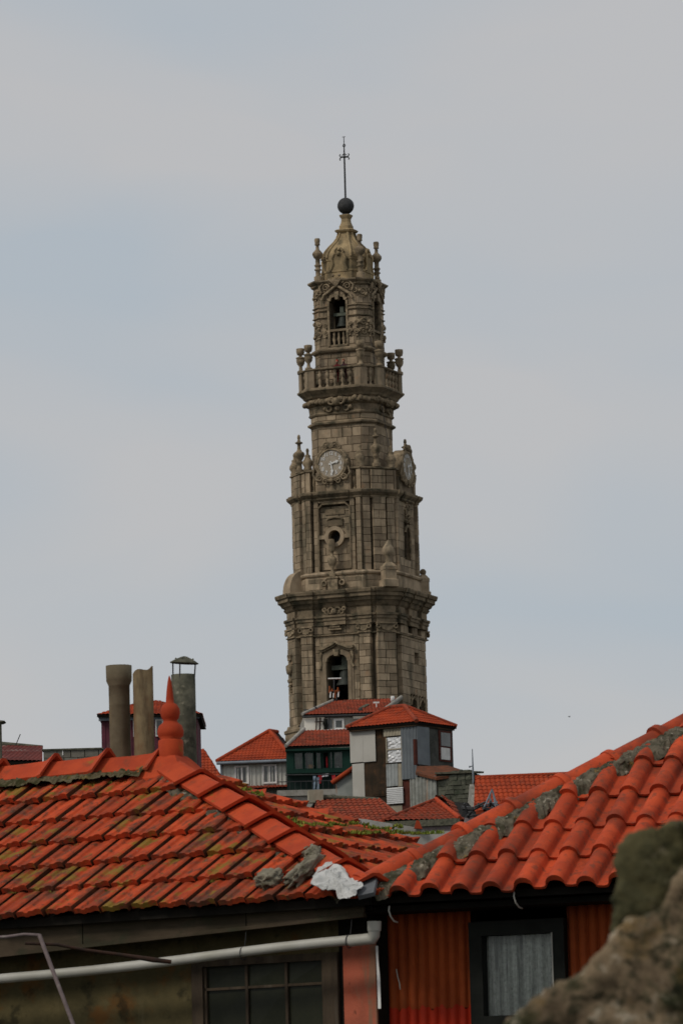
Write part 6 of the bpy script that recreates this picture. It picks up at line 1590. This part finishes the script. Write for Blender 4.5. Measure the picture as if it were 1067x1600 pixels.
# --- pale parapet wall behind the end slope of the left roof
Gw = frame_at(670,1300,62.0,rad(0)); gw = thing('pale_parapet', 'pale cement parapet with dipping top edge behind the mossy roof', 'wall', Gw)
mt['palecem'] = M('pale_cement', (0.40,0.385,0.35), (0.30,0.29,0.26), 2.5, .9, .3, 25, 0, [((0.16,0.15,0.12),3.5,.55,.7,V,.6)])
top = [(560,1279),(572,1280),(600,1285),(640,1291),(652,1293),(664,1298),(690,1299),(730,1299),(790,1296),(830,1294)]
P_ = [Gw.L(*t_) for t_ in top]; b = MB()
b.loft([[Vector((p.x,0,0)),Vector((p.x,0,p.z)),Vector((p.x,.25,p.z+.01)),Vector((p.x,.25,0))] for p in P_]); b.build('wall_body', mt['palecem'], gw)
b = MB(); p = Gw.L(653,1288,-.05); b.loft([[p+Vector((x,y,z)) for x,y,z in ((-.05,-.04,-.05),(.05,-.04,-.06),(.05,.04,-.06),(-.05,.04,-.05))],[p+Vector((x,y,z)) for x,y,z in ((-.02,-.02,.05),(.015,-.02,.04),(.015,.02,.04),(-.02,.02,.05))]]); b.build('tile_fragment', mt['tile_far'], gw)

# ------------------------------------------------------------------ two people at the balcony
def person(px, y, coat, hair, label, lean):
    base = Vector((T.L(px,600,y).x, y, zK0+.59)); fr = Frame(T.M @ base, -TH)
    t = thing('person', label, 'person', fr, None)
    pts = [(0,0,1.18),(0,0,1.42),(0,-.02,1.72),(0,-.06,1.82),(0,-.08,1.98),(0,-.08,2.10),
           (-.21,-.02,1.68),(-.30,-.16,1.46),(-.20,-.36,1.60),(-.14,-.42,1.62),(.21,-.02,1.68),(.30,-.16,1.46),(.20,-.36,1.60),(.14,-.42,1.62),
           (-.10,0,1.10),(-.11,-.02,.72),(-.11,0,.38),(-.11,-.14,.34),(.10,0,1.10),(.11,-.02,.72),(.11,0,.38),(.11,-.14,.34)]
    ed = [(0,1),(1,2),(2,3),(3,4),(4,5),(2,6),(6,7),(7,8),(8,9),(2,10),(10,11),(11,12),(12,13),(0,14),(14,15),(15,16),(16,17),(0,18),(18,19),(19,20),(20,21)]
    rd = [.17,.16,.16,.06,.105,.08,.09,.065,.05,.045,.09,.065,.05,.045,.11,.08,.055,.04,.11,.08,.055,.04]
    me = bpy.data.meshes.new('body'); me.from_pydata([(x+lean*(z-1.1)*.3, yy, z-.30) for x,yy,z in pts], ed, [])
    o = obj('body', me, mt[coat], None)
    md = o.modifiers.new('s','SKIN'); sv = me.skin_vertices[0].data
    for i, r_ in enumerate(rd): sv[i].radius = (r_, r_*.9); sv[i].use_root = (i == 0)
    o.modifiers.new('ss','SUBSURF').levels = 2
    baked(o); o.data.materials.clear(); o.data.materials.append(mt[coat]); o.parent = t
    for p in o.data.polygons: p.use_smooth = True
    hx = lean*(2.02-1.1)*.3
    b = MB(); b.ball((hx,-.10,1.72),.108,12,(.85,.95,1.15)); b.ball((hx,-.205,1.71),.022,6); b.build('face', mt['skin'], t)
    b = MB(); b.ball((hx,-.065,1.76),.125,12,(.95,1,1.1)); b.build('hair', mt[hair], t)
    return t
mt['skin'] = M('skin',(0.45,0.26,0.18),(0.40,0.23,0.16),5,.6,0,1,0)
mt['redhair'] = M('red_hat',(0.30,0.03,0.02),(0.22,0.025,0.018),5,.9,0,1,0); mt['auburn'] = M('auburn_hair',(0.20,0.045,0.02),(0.12,0.03,0.015),5,.9,0,1,0)
mt['coat1'] = M('wine_coat',(0.15,0.02,0.02),(0.06,0.012,0.015),3,.9,0,1,0); mt['coat2'] = M('dark_jacket',(0.03,0.03,0.04),(0.06,0.02,0.02),3,.9,0,1,0)
person(527, -2.98, 'coat1', 'redhair', 'person in wine-red coat and red hat leaning on the tower balcony rail', .2)
person(539, -2.98, 'coat2', 'auburn', 'person in dark jacket with auburn hair standing at the tower balcony', -.15)
# a bird on the hip of the right roof, another in the air
mt['bird'] = M('dark_plumage',(0.02,0.02,0.022),(0.035,0.035,0.04),9,.8,0,1,0)
def bird(P, s, label, fly):
    o = thing('bird', label, 'bird', Frame(P, rad(20)))
    b = MB()
    if not fly:
        rings = []
        for x,z,r_ in ((-.13,.02,.008),(-.07,.045,.03),(0,.06,.045),(.05,.085,.04),(.075,.12,.026),(.09,.145,.026),(.11,.145,.014),(.13,.14,.003)):
            rings.append([Vector((x*s,r_*s*math.cos(t),z*s+r_*s*math.sin(t))) for t in [2*math.pi*i/8 for i in range(8)]])
        b.loft(rings,True,True,True)
        for y in (-.015,.015): b.tube([(0,y*s,.03*s),(0.005*s,y*s,-.01*s)],.004*s,4)
    else:
        rings = []
        for x,r_ in ((-.16,.005),(-.08,.03),(0,.045),(.08,.03),(.13,.004)): rings.append([Vector((x*s,r_*s*math.cos(t),r_*s*math.sin(t))) for t in [2*math.pi*i/8 for i in range(8)]])
        b.loft(rings,True,True,True)
        for sg in (-1,1): b.slab([Vector(v)*s for v in ((.05,sg*.03,.02),(.06,sg*.22,.10),(-.02,sg*.42,.06),(-.05,sg*.2,.06),(-.05,sg*.03,.02))],(0,0,.008*s))
    b.build('body', mt['bird'], o)
pp = Rr.L(921,1199,5.0); b = MB(); b.lathe([(.09,rz_-.2),(.09,pp.z-.04),(.12,pp.z-.03),(.10,pp.z)],Vector((pp.x,5.0,0)),8); b.build('vent_pot', mt['tile_dark'], rh)
bird(Rr.M @ pp, 1.3, 'small dark bird perched on the vent pot of the long orange roof', False)
bird(at(889,1120,480), .8, 'tiny dark bird flying in the open sky right of the tower', True)
